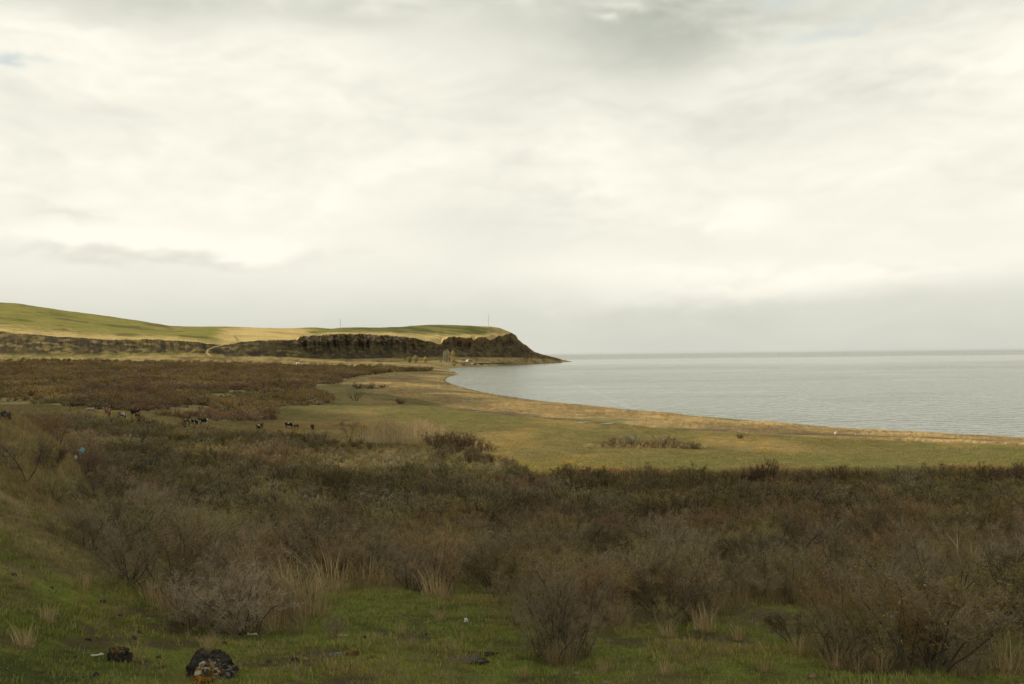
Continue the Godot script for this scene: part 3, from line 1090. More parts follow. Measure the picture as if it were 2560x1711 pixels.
func build_grasses() -> void:
	var turf := [tuft_shape(16, 0.16, 0.05, 0.12, 0.006, 0.7, Color(0.185, 0.228, 0.040), Color(0.235, 0.255, 0.062)), tuft_shape(14, 0.16, 0.03, 0.10, 0.006, 0.9, Color(0.142, 0.172, 0.036), Color(0.280, 0.250, 0.090))]
	var dry := [tuft_shape(22, 0.14, 0.12, 0.42, 0.0045, 0.8, Color(0.28, 0.215, 0.105), Color(0.42, 0.33, 0.165)), tuft_shape(12, 0.10, 0.10, 0.30, 0.004, 1.1, Color(0.29, 0.23, 0.11), Color(0.38, 0.30, 0.15))]
	var tall := [tuft_shape(46, 0.35, 0.45, 1.15, 0.006, 0.5, Color(0.26, 0.19, 0.09), Color(0.40, 0.30, 0.15))]
	var lists := [[], [], [], [], []]
	for i in 64000:
		var dd := 18.0 + 34.0 * pow(rng.randf(), 0.75)
		var x := rng.randf_range(-0.56, 0.56) * (dd + 2.0)
		var inside := Geometry2D.is_point_in_polygon(Vector2(x, dd), belt_poly)
		if inside and rng.randf() < 0.6:
			continue
		if n2(x * 9.0 + 40.0, dd * 9.0) > 0.24 and rng.randf() < 0.8:
			continue
		var a := n2(x * 6.0, dd * 6.0)
		var p := on(x, dd)
		var tan := 0.55 * smoothstep(25.0, 33.0, dd + 8.0 * n2(x * 2.2, dd * 2.2)) if x < -13.0 else 0.0
		if rng.randf() < 0.06 + maxf(0.0, a - 0.10) * 0.8 + tan:
			lists[2 + rng.randi() % 2].append([placed(p, rng.randf_range(0.35, 0.9)), Color.WHITE * rng.randf_range(0.55, 1.0)])
		else:
			var g := rng.randf_range(0.62, 1.15)
			lists[rng.randi() % 2].append([placed(p, rng.randf_range(0.5, 1.4) * (1.0 + 1.2 * maxf(0.0, n2(x * 12.0, dd * 12.0)))), Color(g * (1.0 + 0.6 * maxf(0.0, a)), g, g)])
	# tall dry grass round the feet of the shrubs and on the bank to the left
	for i in 5200:
		var dd := 20.0 + 110.0 * pow(rng.randf(), 1.5)
		var x := rng.randf_range(-0.58, 0.56) * dd
		var inside := Geometry2D.is_point_in_polygon(Vector2(x, dd), belt_poly)
		var bank := x < -15.0 and dd > 36.0 and dd < 52.0 and rng.randf() < 0.03
		if not bank and (not inside or x < -15.0 or n2(x * 3.0 + 20.0, dd * 3.0) < 0.02):
			continue
		var g := rng.randf_range(0.55, 1.0)
		lists[4].append([placed(on(x, dd), rng.randf_range(0.5, 1.1)), Color(g, g, g)])
	for i in 6500:
		var dd := rng.randf_range(36.0, 62.0)
		var x := rng.randf_range(-0.66 * dd, -16.8 - 0.36 * (dd - 36.0))
		var g := rng.randf_range(0.7, 1.15)
		lists[2 + rng.randi() % 2].append([placed(on(x, dd), rng.randf_range(0.7, 1.25)), Color(g, g * 0.98, g * 0.9)])
	var root := Node3D.new()
	root.name = "grass"
	add_child(root)
	tag(root, "short green turf with dry stalks on the near slope", "grass", "", "stuff")
	mass("turf", turf[0], M.grass, lists[0], root)
	mass("turf", turf[1], M.grass, lists[1], root)
	mass("dry_stalks", dry[0], M.grass, lists[2], root)
	mass("dry_stalks", dry[1], M.grass, lists[3], root)
	mass("tall_grass", tall[0], M.grass, lists[4], root)
	# the reed beds by the water and the rough pasture
	var reed := [tuft_shape(40, 1.2, 0.4, 0.95, 0.035, 0.45, Color(0.38, 0.295, 0.155), Color(0.48, 0.375, 0.205)), tuft_shape(34, 1.3, 0.2, 0.55, 0.04, 0.7, Color(0.31, 0.235, 0.115), Color(0.41, 0.315, 0.165))]
	var beds := [[], []]
	var pasture := []
	d_loop(beds, pasture)
	var bed := Node3D.new()
	bed.name = "reed_bed"
	add_child(bed)
	tag(bed, "golden dry reeds and sedge fringing the lake shore", "reeds", "", "stuff")
	mass("tall_reeds", reed[0], M.grass, beds[0], bed)
	mass("sedge", reed[1], M.grass, beds[1], bed)
	var low := tuft_shape(26, 1.3, 0.08, 0.30, 0.035, 0.8, Color(0.155, 0.150, 0.050), Color(0.26, 0.21, 0.085))
	var po := mass("pasture_grass", low, M.grass, pasture)
	tag(po, "rough tussocky grass on the green pasture", "grass", "", "stuff")


func d_loop(beds: Array, pasture: Array) -> void:
	var d := 150.0
	while d < 1350.0:
		var gap := clampf(d * 0.0046, 1.1, 4.0)
		var x := -150.0 if d > 300.0 else -0.56 * d
		while x < minf(0.6 * d, 165.0):
			var p := Vector2(x + rng.randf_range(-0.6, 0.6) * gap, d + rng.randf_range(-0.6, 0.6) * gap)
			x += gap
			var s := shore_distance(p.x, p.y) if p.y > 180.0 else 60.0
			if s < 1.5 or (p.y < 186.0 and Geometry2D.is_point_in_polygon(p, belt_poly)):
				continue
			var gold := Geometry2D.is_point_in_polygon(p, gold_poly)
			if gold:
				var thin := maxf(0.6 * smoothstep(0.05, 0.26, n2(p.x * 0.7 - 70.0, p.y * 0.35)), smoothstep(0.1, 0.3, n2(p.x * 0.6 + 170.0, p.y * 0.4)))
				thin = maxf(thin, smoothstep(6.0, 1.5, wet_line(p.x, p.y) + 6.0 * n2(p.x * 2.2, p.y * 2.2)))
				thin = maxf(thin, smoothstep(6.5, 2.8, s + 1.5 * n2(p.x * 0.55 + 50.0, p.y * 0.55)))
				if rng.randf() < thin:
					continue
				var g := rng.randf_range(0.8, 1.12) * (1.0 + 0.5 * n2(p.x * 1.5, p.y * 1.5))
				var k := 0 if n2(p.x * 0.8 + 11.0, p.y * 0.8) > -0.05 else 1
				beds[k].append([placed(Vector3(p.x, land(p.x, p.y, s), -p.y), rng.randf_range(0.8, 1.2) * gap / 1.7, rng.randf_range(0.6, 1.0) * 1.4 / gap * (1.0 - 0.6 * thin)), Color(g, g * 0.98, g * 0.94)])
			elif d < 520.0 and rng.randf() < 0.55 and not Geometry2D.is_point_in_polygon(p, flats_poly):
				var a := n2(p.x * 0.9, p.y * 0.5 + 90.0)
				var g := rng.randf_range(0.8, 1.15)
				var r := 1.0 + clampf(a * 2.5, 0.0, 0.8)
				pasture.append([placed(Vector3(p.x, land(p.x, p.y, s), -p.y), rng.randf_range(0.7, 1.2), rng.randf_range(0.5, 1.0) * (1.0 + 2.2 * maxf(0.0, n2(p.x * 4.0 + 33.0, p.y * 4.0)))), Color(g * r, g * (1.0 + 0.5 * (r - 1.0)), g)])
		d += gap
	print("reeds ", beds[0].size() + beds[1].size(), " pasture ", pasture.size())


# ---------------------------------------------------------------- single shrubs, reeds and trees
const CLUMPS := [[-7.9, 34.4, 1.3, 0], [-7.2, 33.2, 1.3, 0], [-6.6, 36.4, 1.35, 0], [-5.6, 38.2, 1.3, 0], [-4.8, 38.8, 1.1, 0], [-6.3, 31.2, 1.1, 0], [-3.6, 39.5, 1.2, 0], [-2.87, 36.4, 1.0, 0], [-2.45, 35.2, 0.8, 0], [-7.35, 28.5, 0.95, 0], [-8.0, 28.3, 0.9, 0], [-8.6, 28.6, 0.9, 0], [-9.33, 28.7, 0.8, 0], [-6.8, 28.4, 0.8, 0], [1.3, 24.6, 0.55, 1], [0.94, 24.4, 0.5, 1], [1.05, 24.7, 0.6, 1], [5.35, 28.3, 0.7, 0], [4.26, 27.6, 0.45, 0], [-8.8, 23.2, 0.6, 2], [6.05, 26.9, 0.5, 0], [9.36, 20.7, 0.5, 0], [-11.46, 24.5, 0.4, 3], [-10.86, 22.1, 0.45, 3], [-3.1, 27.3, 0.4, 3], [2.1, 23.4, 0.4, 3], [-7.6, 24.8, 0.4, 3], [-12.6, 29.0, 0.6, 3], [-13.2, 26.8, 0.5, 3], [3.4, 22.6, 0.35, 3], [-2.2, 29.6, 0.4, 3], [0.2, 22.8, 0.35, 3], [5.6, 22.4, 0.4, 3], [6.9, 24.1, 0.6, 0], [7.3, 22.7, 0.65, 0], [8.2, 22.4, 0.6, 0], [9.7, 21.3, 0.7, 0], [10.4, 21.0, 0.8, 0], [7.7, 22.5, 0.55, 0], [3.0, 28.6, 0.6, 0], [2.2, 28.8, 0.6, 0], [-10.4, 30.0, 0.7, 0], [-11.3, 31.2, 0.7, 0]]


func build_single_plants() -> void:
	var lone := "lone domed grey-brown bush standing out on the turf beside tan grass"
	shrub(0, on(1.15, 24.9, -0.05), 0.94, lone, "", 1.0, 0.8, 1)
	shrub(0, on(0.75, 25.05, -0.05), 0.8, "smaller grey-brown bush merged with the lone domed bush", "", 1.0, 0.85, 1)
	shrub(2, on(1.5, 25.4, -0.05), 0.8, "reddish twiggy bush pressed against the back of the lone domed bush", "", 1.0, 0.8, 1)
	shrub(0, on(-9.2, 28.6, -0.05), 0.78, "low grey twiggy bush at the turf edge with tan grass underneath", "", 1.0, 1.1, 0)
	shrub(0, on(-7.5, 27.7, -0.05), 0.92, "broad grey twiggy bush with dark forked stems at the turf edge", "", 1.0, 1.2, 0)
	shrub(3, on(7.6, 23.6, -0.05), 0.82, "rounded tan brushy bush at the lower edge of the thicket on the turf", "", 1.0, 1.0, 1)
	shrub(1, on(8.9, 23.4, -0.05), 0.85, "upright olive-green bush beside the rounded tan brushy bush", "", 1.05, 0.85, 4)
	shrub(0, on(10.6, 25.6, -0.05), 1.25, "tall bare grey bush with a leaning dark trunk behind the olive bush")
	var sap := "knee-high bare sapling standing alone on the turf"
	for p in [[-5.95, 27.4, 0.33], [-4.75, 26.5, 0.30], [0.0, 28.9, 0.42], [4.3, 28.7, 0.42], [2.9, 28.4, 0.40], [-12.3, 30.5, 0.33], [9.4, 20.9, 0.42]]:
		shrub(0, on(p[0], p[1], -0.03), p[2], sap, "bare saplings on the turf", 1.0, 0.8)
	for p in [[-15.5, 34.5, 0.5, 1], [-17.5, 38.0, 0.55, 0], [-19.0, 41.0, 0.6, 1], [-23.5, 49.5, 0.6, 3], [-24.5, 53.0, 0.85, 2], [-22.5, 52.5, 0.8, 2]]:
		shrub(p[3], on(p[0], p[1], -0.05), p[2], "%s on the tan grassy bank" % ["small bare grey shrub", "small olive thorny shrub", "reddish shrub", "small straw-brown shrub"][p[3]], "shrubs on the tan grassy bank")
	# tall tan grass in clumps
	var clump := [tuft_shape(120, 0.42, 0.35, 1.0, 0.006, 0.75, Color(0.34, 0.25, 0.125), Color(0.50, 0.38, 0.20)), tuft_shape(90, 0.32, 0.3, 0.85, 0.006, 0.9, Color(0.29, 0.205, 0.10), Color(0.44, 0.325, 0.165))]
	for p in CLUMPS:
		var g := put("grass_clump", clump[rng.randi() % 2], M.grass)
		g.transform = placed(on(p[0], p[1]), p[2] * 1.2, 1.1)
		tag(g, "clump of tall tan dry grass %s" % ["among the bushes at the turf edge", "at the foot of the lone domed bush", "beside the squat dark boulder", "on the open turf"][p[3]], "grass", "tan grass clumps of the near slope")
	# out on the pasture
	var row := "grey-brown bush in the low clump out on the green pasture"
	for p in [[18.8, 215.0, 0.7, 3], [21.2, 213.0, 0.9, 0], [23.4, 212.0, 1.0, 0], [25.4, 213.0, 1.05, 0], [27.2, 211.5, 0.9, 0], [29.2, 210.0, 1.0, 3], [31.4, 210.5, 1.0, 0], [33.6, 209.0, 0.95, 0], [35.6, 207.0, 0.8, 3], [37.5, 206.0, 0.7, 3]]:
		shrub(p[3], on(p[0], p[1], -0.1), p[2] * 1.3, row, "bushes of the pasture clump", 1.0, 1.15)
	shrub(2, on(52.4, 230.2, -0.1), 0.7, "small reddish bush by itself between the pasture clump and the reeds")
	shrub(1, on(-65.4, 416.0, -0.1), 1.9, "round olive bush by itself on the pasture beside the mud track")
	shrub(2, on(-45.5, 403.0, -0.1), 1.6, "low reddish bush where the mud track leaves the pasture", "", 0.7, 1.3)
	for p in [[-86.0, 553.0, 2.2], [-80.0, 560.0, 2.0], [-75.0, 575.0, 1.6], [-140.0, 1175.0, 3.0], [-126.0, 1190.0, 2.6]]:
		shrub(2, on(p[0], p[1], -0.1), p[2], "dark reddish bush in the straw-coloured grass near the far shore", "dark bushes in the far straw grass", 0.7, 1.4)
	var foot := tuft_shape(90, 1.3, 0.4, 1.1, 0.02, 0.6, Color(0.30, 0.22, 0.105), Color(0.42, 0.32, 0.16))
	for i in 12:
		var g := put("grass_clump", foot, M.grass)
		g.transform = placed(on(16.0 + 2.1 * i, 212.5 - 0.55 * i), rng.randf_range(0.8, 1.2), 1.0)
		tag(g, "tan grass clump at the feet of the pasture bushes", "grass", "tan grass round the pasture bushes")
	# the big dark bushes and pale reeds at the edge of the pasture
	for p in [[-17.0, 216.0, 2.0], [-15.4, 213.0, 1.9], [-14.0, 215.5, 2.1], [-12.6, 212.0, 1.8], [-11.2, 214.0, 1.9], [-9.8, 210.5, 1.7], [-8.2, 211.0, 1.5], [-6.6, 207.0, 1.3], [-16.0, 209.0, 1.5], [-4.8, 205.0, 1.1]]:
		shrub(1 if int(p[1]) % 2 else 2, on(p[0], p[1], -0.3), p[2], "large dark brown bush beside the tall pale reeds", "large dark bushes beside the reeds", 0.95, 1.0, 3)
	var reed := MB.new()
	for i in 1100:
		var p := Vector3(rng.randfn(0.0, 2.9), 0, rng.randfn(0.0, 2.2))
		var h := rng.randf_range(2.2, 5.4) * (1.0 - 0.06 * absf(p.x)) * (1.0 + 0.5 * n2(p.x * 14.0, p.z * 14.0))
		var tip := p + Vector3(rng.randf_range(-0.5, 0.8), h, rng.randf_range(-0.5, 0.5))
		var c := shade(Color(0.48, 0.37, 0.20), 0.35)
		reed.spike(p - Vector3(0, 0.1, 0), tip, 0.03, c, c)
		reed.leaf(tip - Vector3(0, 0.5, 0), Vector3(0.1, 0.65, 0.05), Vector3(0.05, 0, 0.03), Vector3(0.4, 0.8, 0.3).normalized(), shade(Color(0.36, 0.27, 0.15), 0.2))
		for q in 2:
			var at := p.lerp(tip, rng.randf_range(0.2, 0.8))
			reed.leaf(at, Vector3(rng.randf_range(-0.3, 0.3), 0.5, rng.randf_range(-0.3, 0.3)), Vector3(0.02, 0, 0.02), Vector3(0.3, 0.9, 0.2).normalized(), c)
	for p in [[-29.5, 233.0], [-22.0, 230.5]]:
		var t := thing("reed_clump", "tall clump of pale straw-coloured reeds between bare tree and dark bushes", "reeds", on(p[0], p[1]), 0.0, "tall pale reed clumps")
		put("stalks", reed.mesh(), M.grass, t)
	tree_bare("bare_tree", "spreading bare tree at the pasture edge beside the pale reeds", on(-38.4, 238.0, -0.2), 2.5)
	for p in [[-18.8, 38.4, 0.85], [-17.2, 40.5, 0.7]]:
		tree_bare("crooked_tree", "crooked dark bare tree on the tan grassy bank", on(p[0], p[1], -0.1), p[2], "crooked trees on the bank")
	for p in [[-12.5, 62.0, 1.5], [-6.0, 74.0, 1.5], [3.0, 58.0, 1.4], [14.0, 70.0, 1.6], [22.0, 96.0, 1.9], [33.0, 112.0, 2.0], [-22.0, 92.0, 1.8], [-2.0, 104.0, 1.9], [12.0, 46.0, 1.3]]:
		tree_bare("gnarled_tree", "dark gnarled bare little tree rising above the thicket", on(p[0], p[1], -0.1), p[2], "gnarled trees of the thicket")
	# dead pale branch
	var dead := MB.new()
	for s in [[Vector3(0, 0, 0), Vector3(-0.25, 1.2, 0)], [Vector3(-0.25, 1.2, 0), Vector3(-0.55, 2.1, 0.1)], [Vector3(-0.2, 1.0, 0), Vector3(0.15, 1.8, 0.2)], [Vector3(-0.4, 1.6, 0.05), Vector3(-0.3, 2.2, -0.2)], [Vector3(-0.5, 1.9, 0.1), Vector3(-0.75, 2.3, 0.0)], [Vector3(0.0, 1.45, 0.1), Vector3(0.05, 1.95, 0.0)]]:
		dead.tube(s[0], s[1], 0.022, 0.012, Color(0.33, 0.27, 0.17), Color(0.33, 0.27, 0.17), 5)
	tag(put("dead_branch", dead.mesh(), M.plant), "pale leafless dead branch sticking up out of the thicket", "branch")
	get_node("dead_branch").position = on(14.6, 32.0, 0.0)


func tree_bare(called: String, label: String, at: Vector3, size: float, group := "") -> void:
	var t := thing(called, label, "tree", at, rng.randf() * TAU, group)
	var key := "bare"
	if not shapes.has(key):
		var s: Dictionary = shrub_styles()[0].duplicate()
		s.merge({stems = 3, forks = [9, 6, 4], thick = 1.6, lean = 0.9, bare = 0.40, wood = Color(0.050, 0.042, 0.034), twig = Color(0.120, 0.098, 0.074)}, true)
		shapes[key] = shrub_shape(s).map(func(b): return b.mesh() if b.v.size() else null)
	t.scale = Vector3.ONE * size
	put("trunk", shapes[key][0], M.plant, t)
	put("crown", shapes[key][1], M.plant, t)


func poplar_shape(h: float, wide: float, wood: Color, twig: Color, low: float, rise := 1.5) -> Array:
	var trunk := MB.new()
	var crown := MB.new()
	var last := Vector3(0, -0.5, 0)
	for k in 8:
		var next := Vector3(rng.randf_range(-0.2, 0.2), h * (k + 1) / 8.0, rng.randf_range(-0.2, 0.2))
		trunk.tube(last, next, 0.32 * (1.0 - k / 9.0), 0.32 * (1.0 - (k + 1) / 9.0), wood, wood, 6)
		last = next
	for i in 230:
		var y := h * lerpf(low, 0.97, rng.randf())
		var turn := rng.randf() * TAU
		var f := (y / h - low) / (1.0 - low)
		var reach := wide * sin(PI * clampf(f * 0.85 + 0.15, 0.0, 1.0)) * rng.randf_range(0.6, 1.0)
		var p := Vector3(0, y, 0)
		var tip := Vector3(cos(turn) * reach, minf(y + maxf(reach * rise, h * 0.05), h * 1.04), sin(turn) * reach)
		var c := shade(twig, 0.25)
		crown.tube(p, p.lerp(tip, 0.5), 0.10, 0.08, c, c)
		crown.spike(p.lerp(tip, 0.5), tip, 0.08, c, c)
		for q in 9:
			var a := p.lerp(tip, rng.randf_range(0.3, 1.0))
			crown.spike(a, a + (jitter(0.6) + Vector3(0, 0.8, 0)).normalized() * rng.randf_range(1.0, 2.2), 0.10, c, shade(twig, 0.3))
	return [trunk.mesh(), crown.mesh()]


func far_tree(called: String, label: String, x: float, d: float, shape: Array, group := "") -> void:
	var t := thing(called, label, "tree", on(x, d), rng.randf() * TAU, group)
	put("trunk", shape[0], M.plant, t)
	put("crown", shape[1], M.plant, t)


func build_far_trees() -> void:
	var white := Color(0.40, 0.36, 0.27)
	for p in [[-122.5, 1790.0, 24.0, 2.0], [-118.4, 1770.0, 27.0, 1.9], [-115.2, 1775.0, 29.0, 2.0], [-111.9, 1768.0, 28.0, 1.8]]:
		far_tree("poplar", "tall narrow poplar with a pale trunk on the far shore", p[0], p[1], poplar_shape(p[2], p[3], white, Color(0.27, 0.25, 0.16), 0.22), "narrow poplars on the far shore")
	far_tree("round_tree", "broad golden bare tree beside the narrow poplars", -110.0, 1850.0, poplar_shape(27.0, 7.5, white, Color(0.36, 0.265, 0.115), 0.16, 0.6))
	far_tree("willow", "pale yellow-green willow beside the far poplars", -172.0, 1770.0, poplar_shape(13.0, 7.0, white, Color(0.30, 0.27, 0.10), 0.03, 0.25))
	far_tree("yellow_willow", "bright yellow willow between the pale willow and poplars", -155.0, 1780.0, poplar_shape(10.0, 4.5, white, Color(0.42, 0.35, 0.07), 0.03, 0.25))
	far_tree("small_willow", "low grey-green willow next to the bright yellow willow", -184.0, 1780.0, poplar_shape(11.0, 6.0, white, Color(0.24, 0.21, 0.10), 0.03, 0.25))
	for p in [[-93.0, 1892.0], [-73.0, 1962.0], [-62.0, 1995.0], [-108.0, 1850.0]]:
		shrub(2, on(p[0], p[1]), 3.4, "dark brown bush at the water's edge near the white hut", "bushes on the far shore", 0.8, 1.4)
	for i in 46:
		var x := rng.randf_range(-150.0, 90.0)
		var d := 1850.0 + (x + 150.0) * 2.4 + rng.randf_range(-30, 130)
		if shore_distance(x, d) > 12.0:
			shrub(2 if i % 2 else 3, on(x, d), rng.randf_range(1.4, 2.6), "brown bush in the dry grass at the foot of the cliff", "bushes at the foot of the cliff", 0.7, 1.5)
	far_tree("dark_tree", "small dark tree on the low end of the headland", 108.0, 2640.0, poplar_shape(11.0, 3.4, Color(0.06, 0.05, 0.04), Color(0.07, 0.065, 0.04), 0.1))


# ---------------------------------------------------------------- built things
func build_man_made() -> void:
	# two guyed radio masts on the hill
	for m in [[1222.0, 816.0, 2385.0, 29.0, "tall thin radio mast on top of the headland"], [851.0, 819.5, 2140.0, 19.0, "shorter thin radio mast on the hill behind the cliff"]]:
		var d: float = m[2]
		var hz: float = 889.0 - 0.0106 * (m[0] - 1280.0)
		var t := thing("radio_mast", m[4], "mast", Vector3((m[0] - 1280.0) / FOCAL * d, EYE + (hz - m[1]) / FOCAL * d - 1.5, -d))
		var h: float = m[3] + 1.5
		var frame := MB.new()
		var steel := Color(0.16, 0.155, 0.14)
		for k in 3:
			var o := Vector3(cos(TAU * k / 3), 0, sin(TAU * k / 3)) * 0.3
			var o2 := Vector3(cos(TAU * (k + 1) / 3), 0, sin(TAU * (k + 1) / 3)) * 0.3
			frame.tube(o, o * 0.8 + Vector3(0, h, 0), 0.12, 0.1, steel, steel, 5)
			for y in int(h):
				frame.tube(o + Vector3(0, y, 0), o2 + Vector3(0, y + 1, 0), 0.035, 0.035, steel, steel)
		put("lattice", frame.mesh(), M.paint, t)
		var tip := MB.new()
		tip.tube(Vector3(0, h - 0.3, 0), Vector3(0, h + 2.5, 0), 0.08, 0.05, steel, steel, 5)
		put("antenna", tip.mesh(), M.paint, t)
		for k in 3:
			var guy := MB.new()
			guy.tube(Vector3(0, h * 0.85, 0), Vector3(cos(TAU * k / 3 + 0.5) * h * 0.5, -2.0, sin(TAU * k / 3 + 0.5) * h * 0.5), 0.02, 0.02, steel, steel)
			put("guy_wire", guy.mesh(), M.paint, t)
	# the hut
	var hut := thing("hut", "small white-walled hut with a dark red side by the far shore", "hut", on(-90.4, 2010.0, -0.2), -0.55)
	var walls := MB.new()
	walls.box(Vector3(-2.6, 0, -2.0), Vector3(2.6, 3.3, 2.0), Color(0.78, 0.76, 0.70))
	put("wall", walls.mesh(), M.paint, hut)
	var red := MB.new()
	red.box(Vector3(2.6, 0, -1.9), Vector3(4.6, 3.0, 1.9), Color(0.19, 0.055, 0.035))
	put("side_wall", red.mesh(), M.paint, hut).set_meta("label", "dark red boarded side room")
	var roof := MB.new()
	for z in [-1, 1]:
		var at := roof.v.size()
		var nn := Vector3(0, 0.9, 0.45 * z)
		for p in [Vector3(-2.9, 4.2, 0), Vector3(4.8, 4.2, 0), Vector3(4.8, 3.1, 2.4 * z), Vector3(-2.9, 3.1, 2.4 * z)]:
			roof.vert(p, nn, Color(0.42, 0.46, 0.52))
		if z > 0:
			roof.ix.append_array([at, at + 1, at + 2, at, at + 2, at + 3])
		else:
			roof.ix.append_array([at, at + 2, at + 1, at, at + 3, at + 2])
	for x in [-2.6, 2.6]:
		var at := roof.v.size()
		for p in [Vector3(x, 4.2, 0), Vector3(x, 3.2, 2.0), Vector3(x, 3.2, -2.0)]:
			roof.vert(p, Vector3(signf(x), 0, 0), Color(0.75, 0.73, 0.68))
		roof.ix.append_array([at, at + 1, at + 2])
	put("roof", roof.mesh(), M.paint, hut)
	var door := MB.new()
	door.box(Vector3(0.8, 0.1, 2.0), Vector3(1.8, 2.2, 2.06), Color(0.12, 0.09, 0.07))
	put("door", door.mesh(), M.paint, hut)
	var pane := MB.new()
	pane.box(Vector3(-1.6, 1.2, 2.0), Vector3(-0.5, 2.2, 2.05), Color(0.05, 0.06, 0.07))
	put("window", pane.mesh(), M.plastic, hut)
	# boat pulled up on the grass below the hut
	var boat := MB.new()
	for s in [-1.0, 1.0]:
		for k in 8:
			var z0 := -3.5 + 7.0 * k / 8.0
			var z1 := -3.5 + 7.0 * (k + 1) / 8.0
			var w0 := 0.95 * sqrt(maxf(0.0, 1.0 - pow(z0 / 3.6, 4.0)))
			var w1 := 0.95 * sqrt(maxf(0.0, 1.0 - pow(z1 / 3.6, 4.0)))
			var at := boat.v.size()
			for p in [Vector3(s * w0, 0.9, z0), Vector3(s * w1, 0.9, z1), Vector3(s * w1 * 0.6, 0, z1), Vector3(s * w0 * 0.6, 0, z0)]:
				boat.vert(p, Vector3(s, 0.2, 0), Color(0.75, 0.75, 0.72))
			boat.ix.append_array([at, at + 1, at + 2, at, at + 2, at + 3] if s < 0 else [at, at + 2, at + 1, at, at + 3, at + 2])
	boat.box(Vector3(-0.5, 0.0, -3.2), Vector3(0.5, 0.06, 3.2), Color(0.5, 0.5, 0.48))
	var bo := thing("boat", "white boat lying on the grass below the white hut", "boat", on(-79.0, 1968.0, 0.1), 1.3)
	put("hull", boat.mesh(), M.paint, bo)
	var bench := MB.new()
	for z in [-1.4, 0.2, 1.6]:
		bench.box(Vector3(-0.8, 0.6, z), Vector3(0.8, 0.66, z + 0.3), Color(0.4, 0.35, 0.28))
	put("bench", bench.mesh(), M.paint, bo)
	# the white cabin on the far edge of the flats
	var cab := thing("cabin", "small white box cabin on the straw strip below the hill", "cabin", on(-324.0, 1505.0, -0.2), -0.5)
	var box := MB.new()
	box.box(Vector3(-2.1, 0.3, -1.5), Vector3(2.1, 3.2, 1.5), Color(0.80, 0.79, 0.76))
	put("wall", box.mesh(), M.paint, cab)
	var lid := MB.new()
	lid.box(Vector3(-2.25, 3.2, -1.65), Vector3(2.25, 3.4, 1.65), Color(0.7, 0.7, 0.68))
	put("roof", lid.mesh(), M.paint, cab)
	var cd := MB.new()
	cd.box(Vector3(0.6, 0.4, 1.5), Vector3(1.5, 2.5, 1.55), Color(0.45, 0.46, 0.46))
	put("door", cd.mesh(), M.paint, cab)
	# utility poles along the shore road
	for p in [[-40.0, 2110.0], [-8.0, 2250.0], [33.0, 2440.0], [62.0, 2560.0], [92.0, 2640.0], [108.0, 2720.0], [122.0, 2780.0], [136.0, 2850.0]]:
		var t := thing("utility_pole", "thin wooden utility pole beside the shore road under the headland", "pole", on(p[0], p[1], -0.3), 0.4, "utility poles along the shore road")
		var wood := Color(0.20, 0.16, 0.11)
		var post := MB.new()
		post.tube(Vector3.ZERO, Vector3(0, 10.5, 0), 0.22, 0.15, wood, wood, 7)
		put("post", post.mesh(), M.paint, t)
		var bar := MB.new()
		bar.box(Vector3(-1.0, 9.6, -0.08), Vector3(1.0, 9.8, 0.08), wood)
		put("crossarm", bar.mesh(), M.paint, t)
	# the shore road on its low bank
	var road := MB.new()
	var line := [Vector2(-110, 1930), Vector2(-70, 2020), Vector2(-20, 2210), Vector2(20, 2390), Vector2(60, 2545), Vector2(95, 2650), Vector2(125, 2770), Vector2(140, 2870)]
	for k in line.size() - 1:
		for q in 8:
			var a: Vector2 = line[k].lerp(line[k + 1], q / 8.0)
			var side: Vector2 = (line[k + 1] - line[k]).normalized().orthogonal() * 3.2
			var h := maxf(ground(a.x, a.y), maxf(ground(a.x + side.x, a.y + side.y), ground(a.x - side.x, a.y - side.y))) + 0.5
			for p in [[a + side * 1.9, -1.6], [a + side, 0.0], [a - side, 0.0], [a - side * 1.9, -1.6]]:
				road.vert(Vector3(p[0].x, h + p[1], -p[0].y), Vector3.UP, Color(0.30, 0.27, 0.21) if p[1] == 0.0 else Color(0.24, 0.18, 0.08))
	for i in road.v.size() / 4 - 1:
		for q in 3:
			var a := i * 4 + q
			road.ix.append_array([a, a + 1, a + 4, a + 1, a + 5, a + 4])
	road.smooth()
	if road.n[5].y < 0.0:
		var flip := MB.new()
		flip.v = road.v
		flip.c = road.c
		flip.n = road.n
		for i in range(0, road.ix.size(), 3):
			flip.ix.append_array([road.ix[i], road.ix[i + 2], road.ix[i + 1]])
		flip.smooth()
		road = flip
	structure(put("road", road.mesh(), M.ground), "pale gravel road along the shore below the headland", "road")


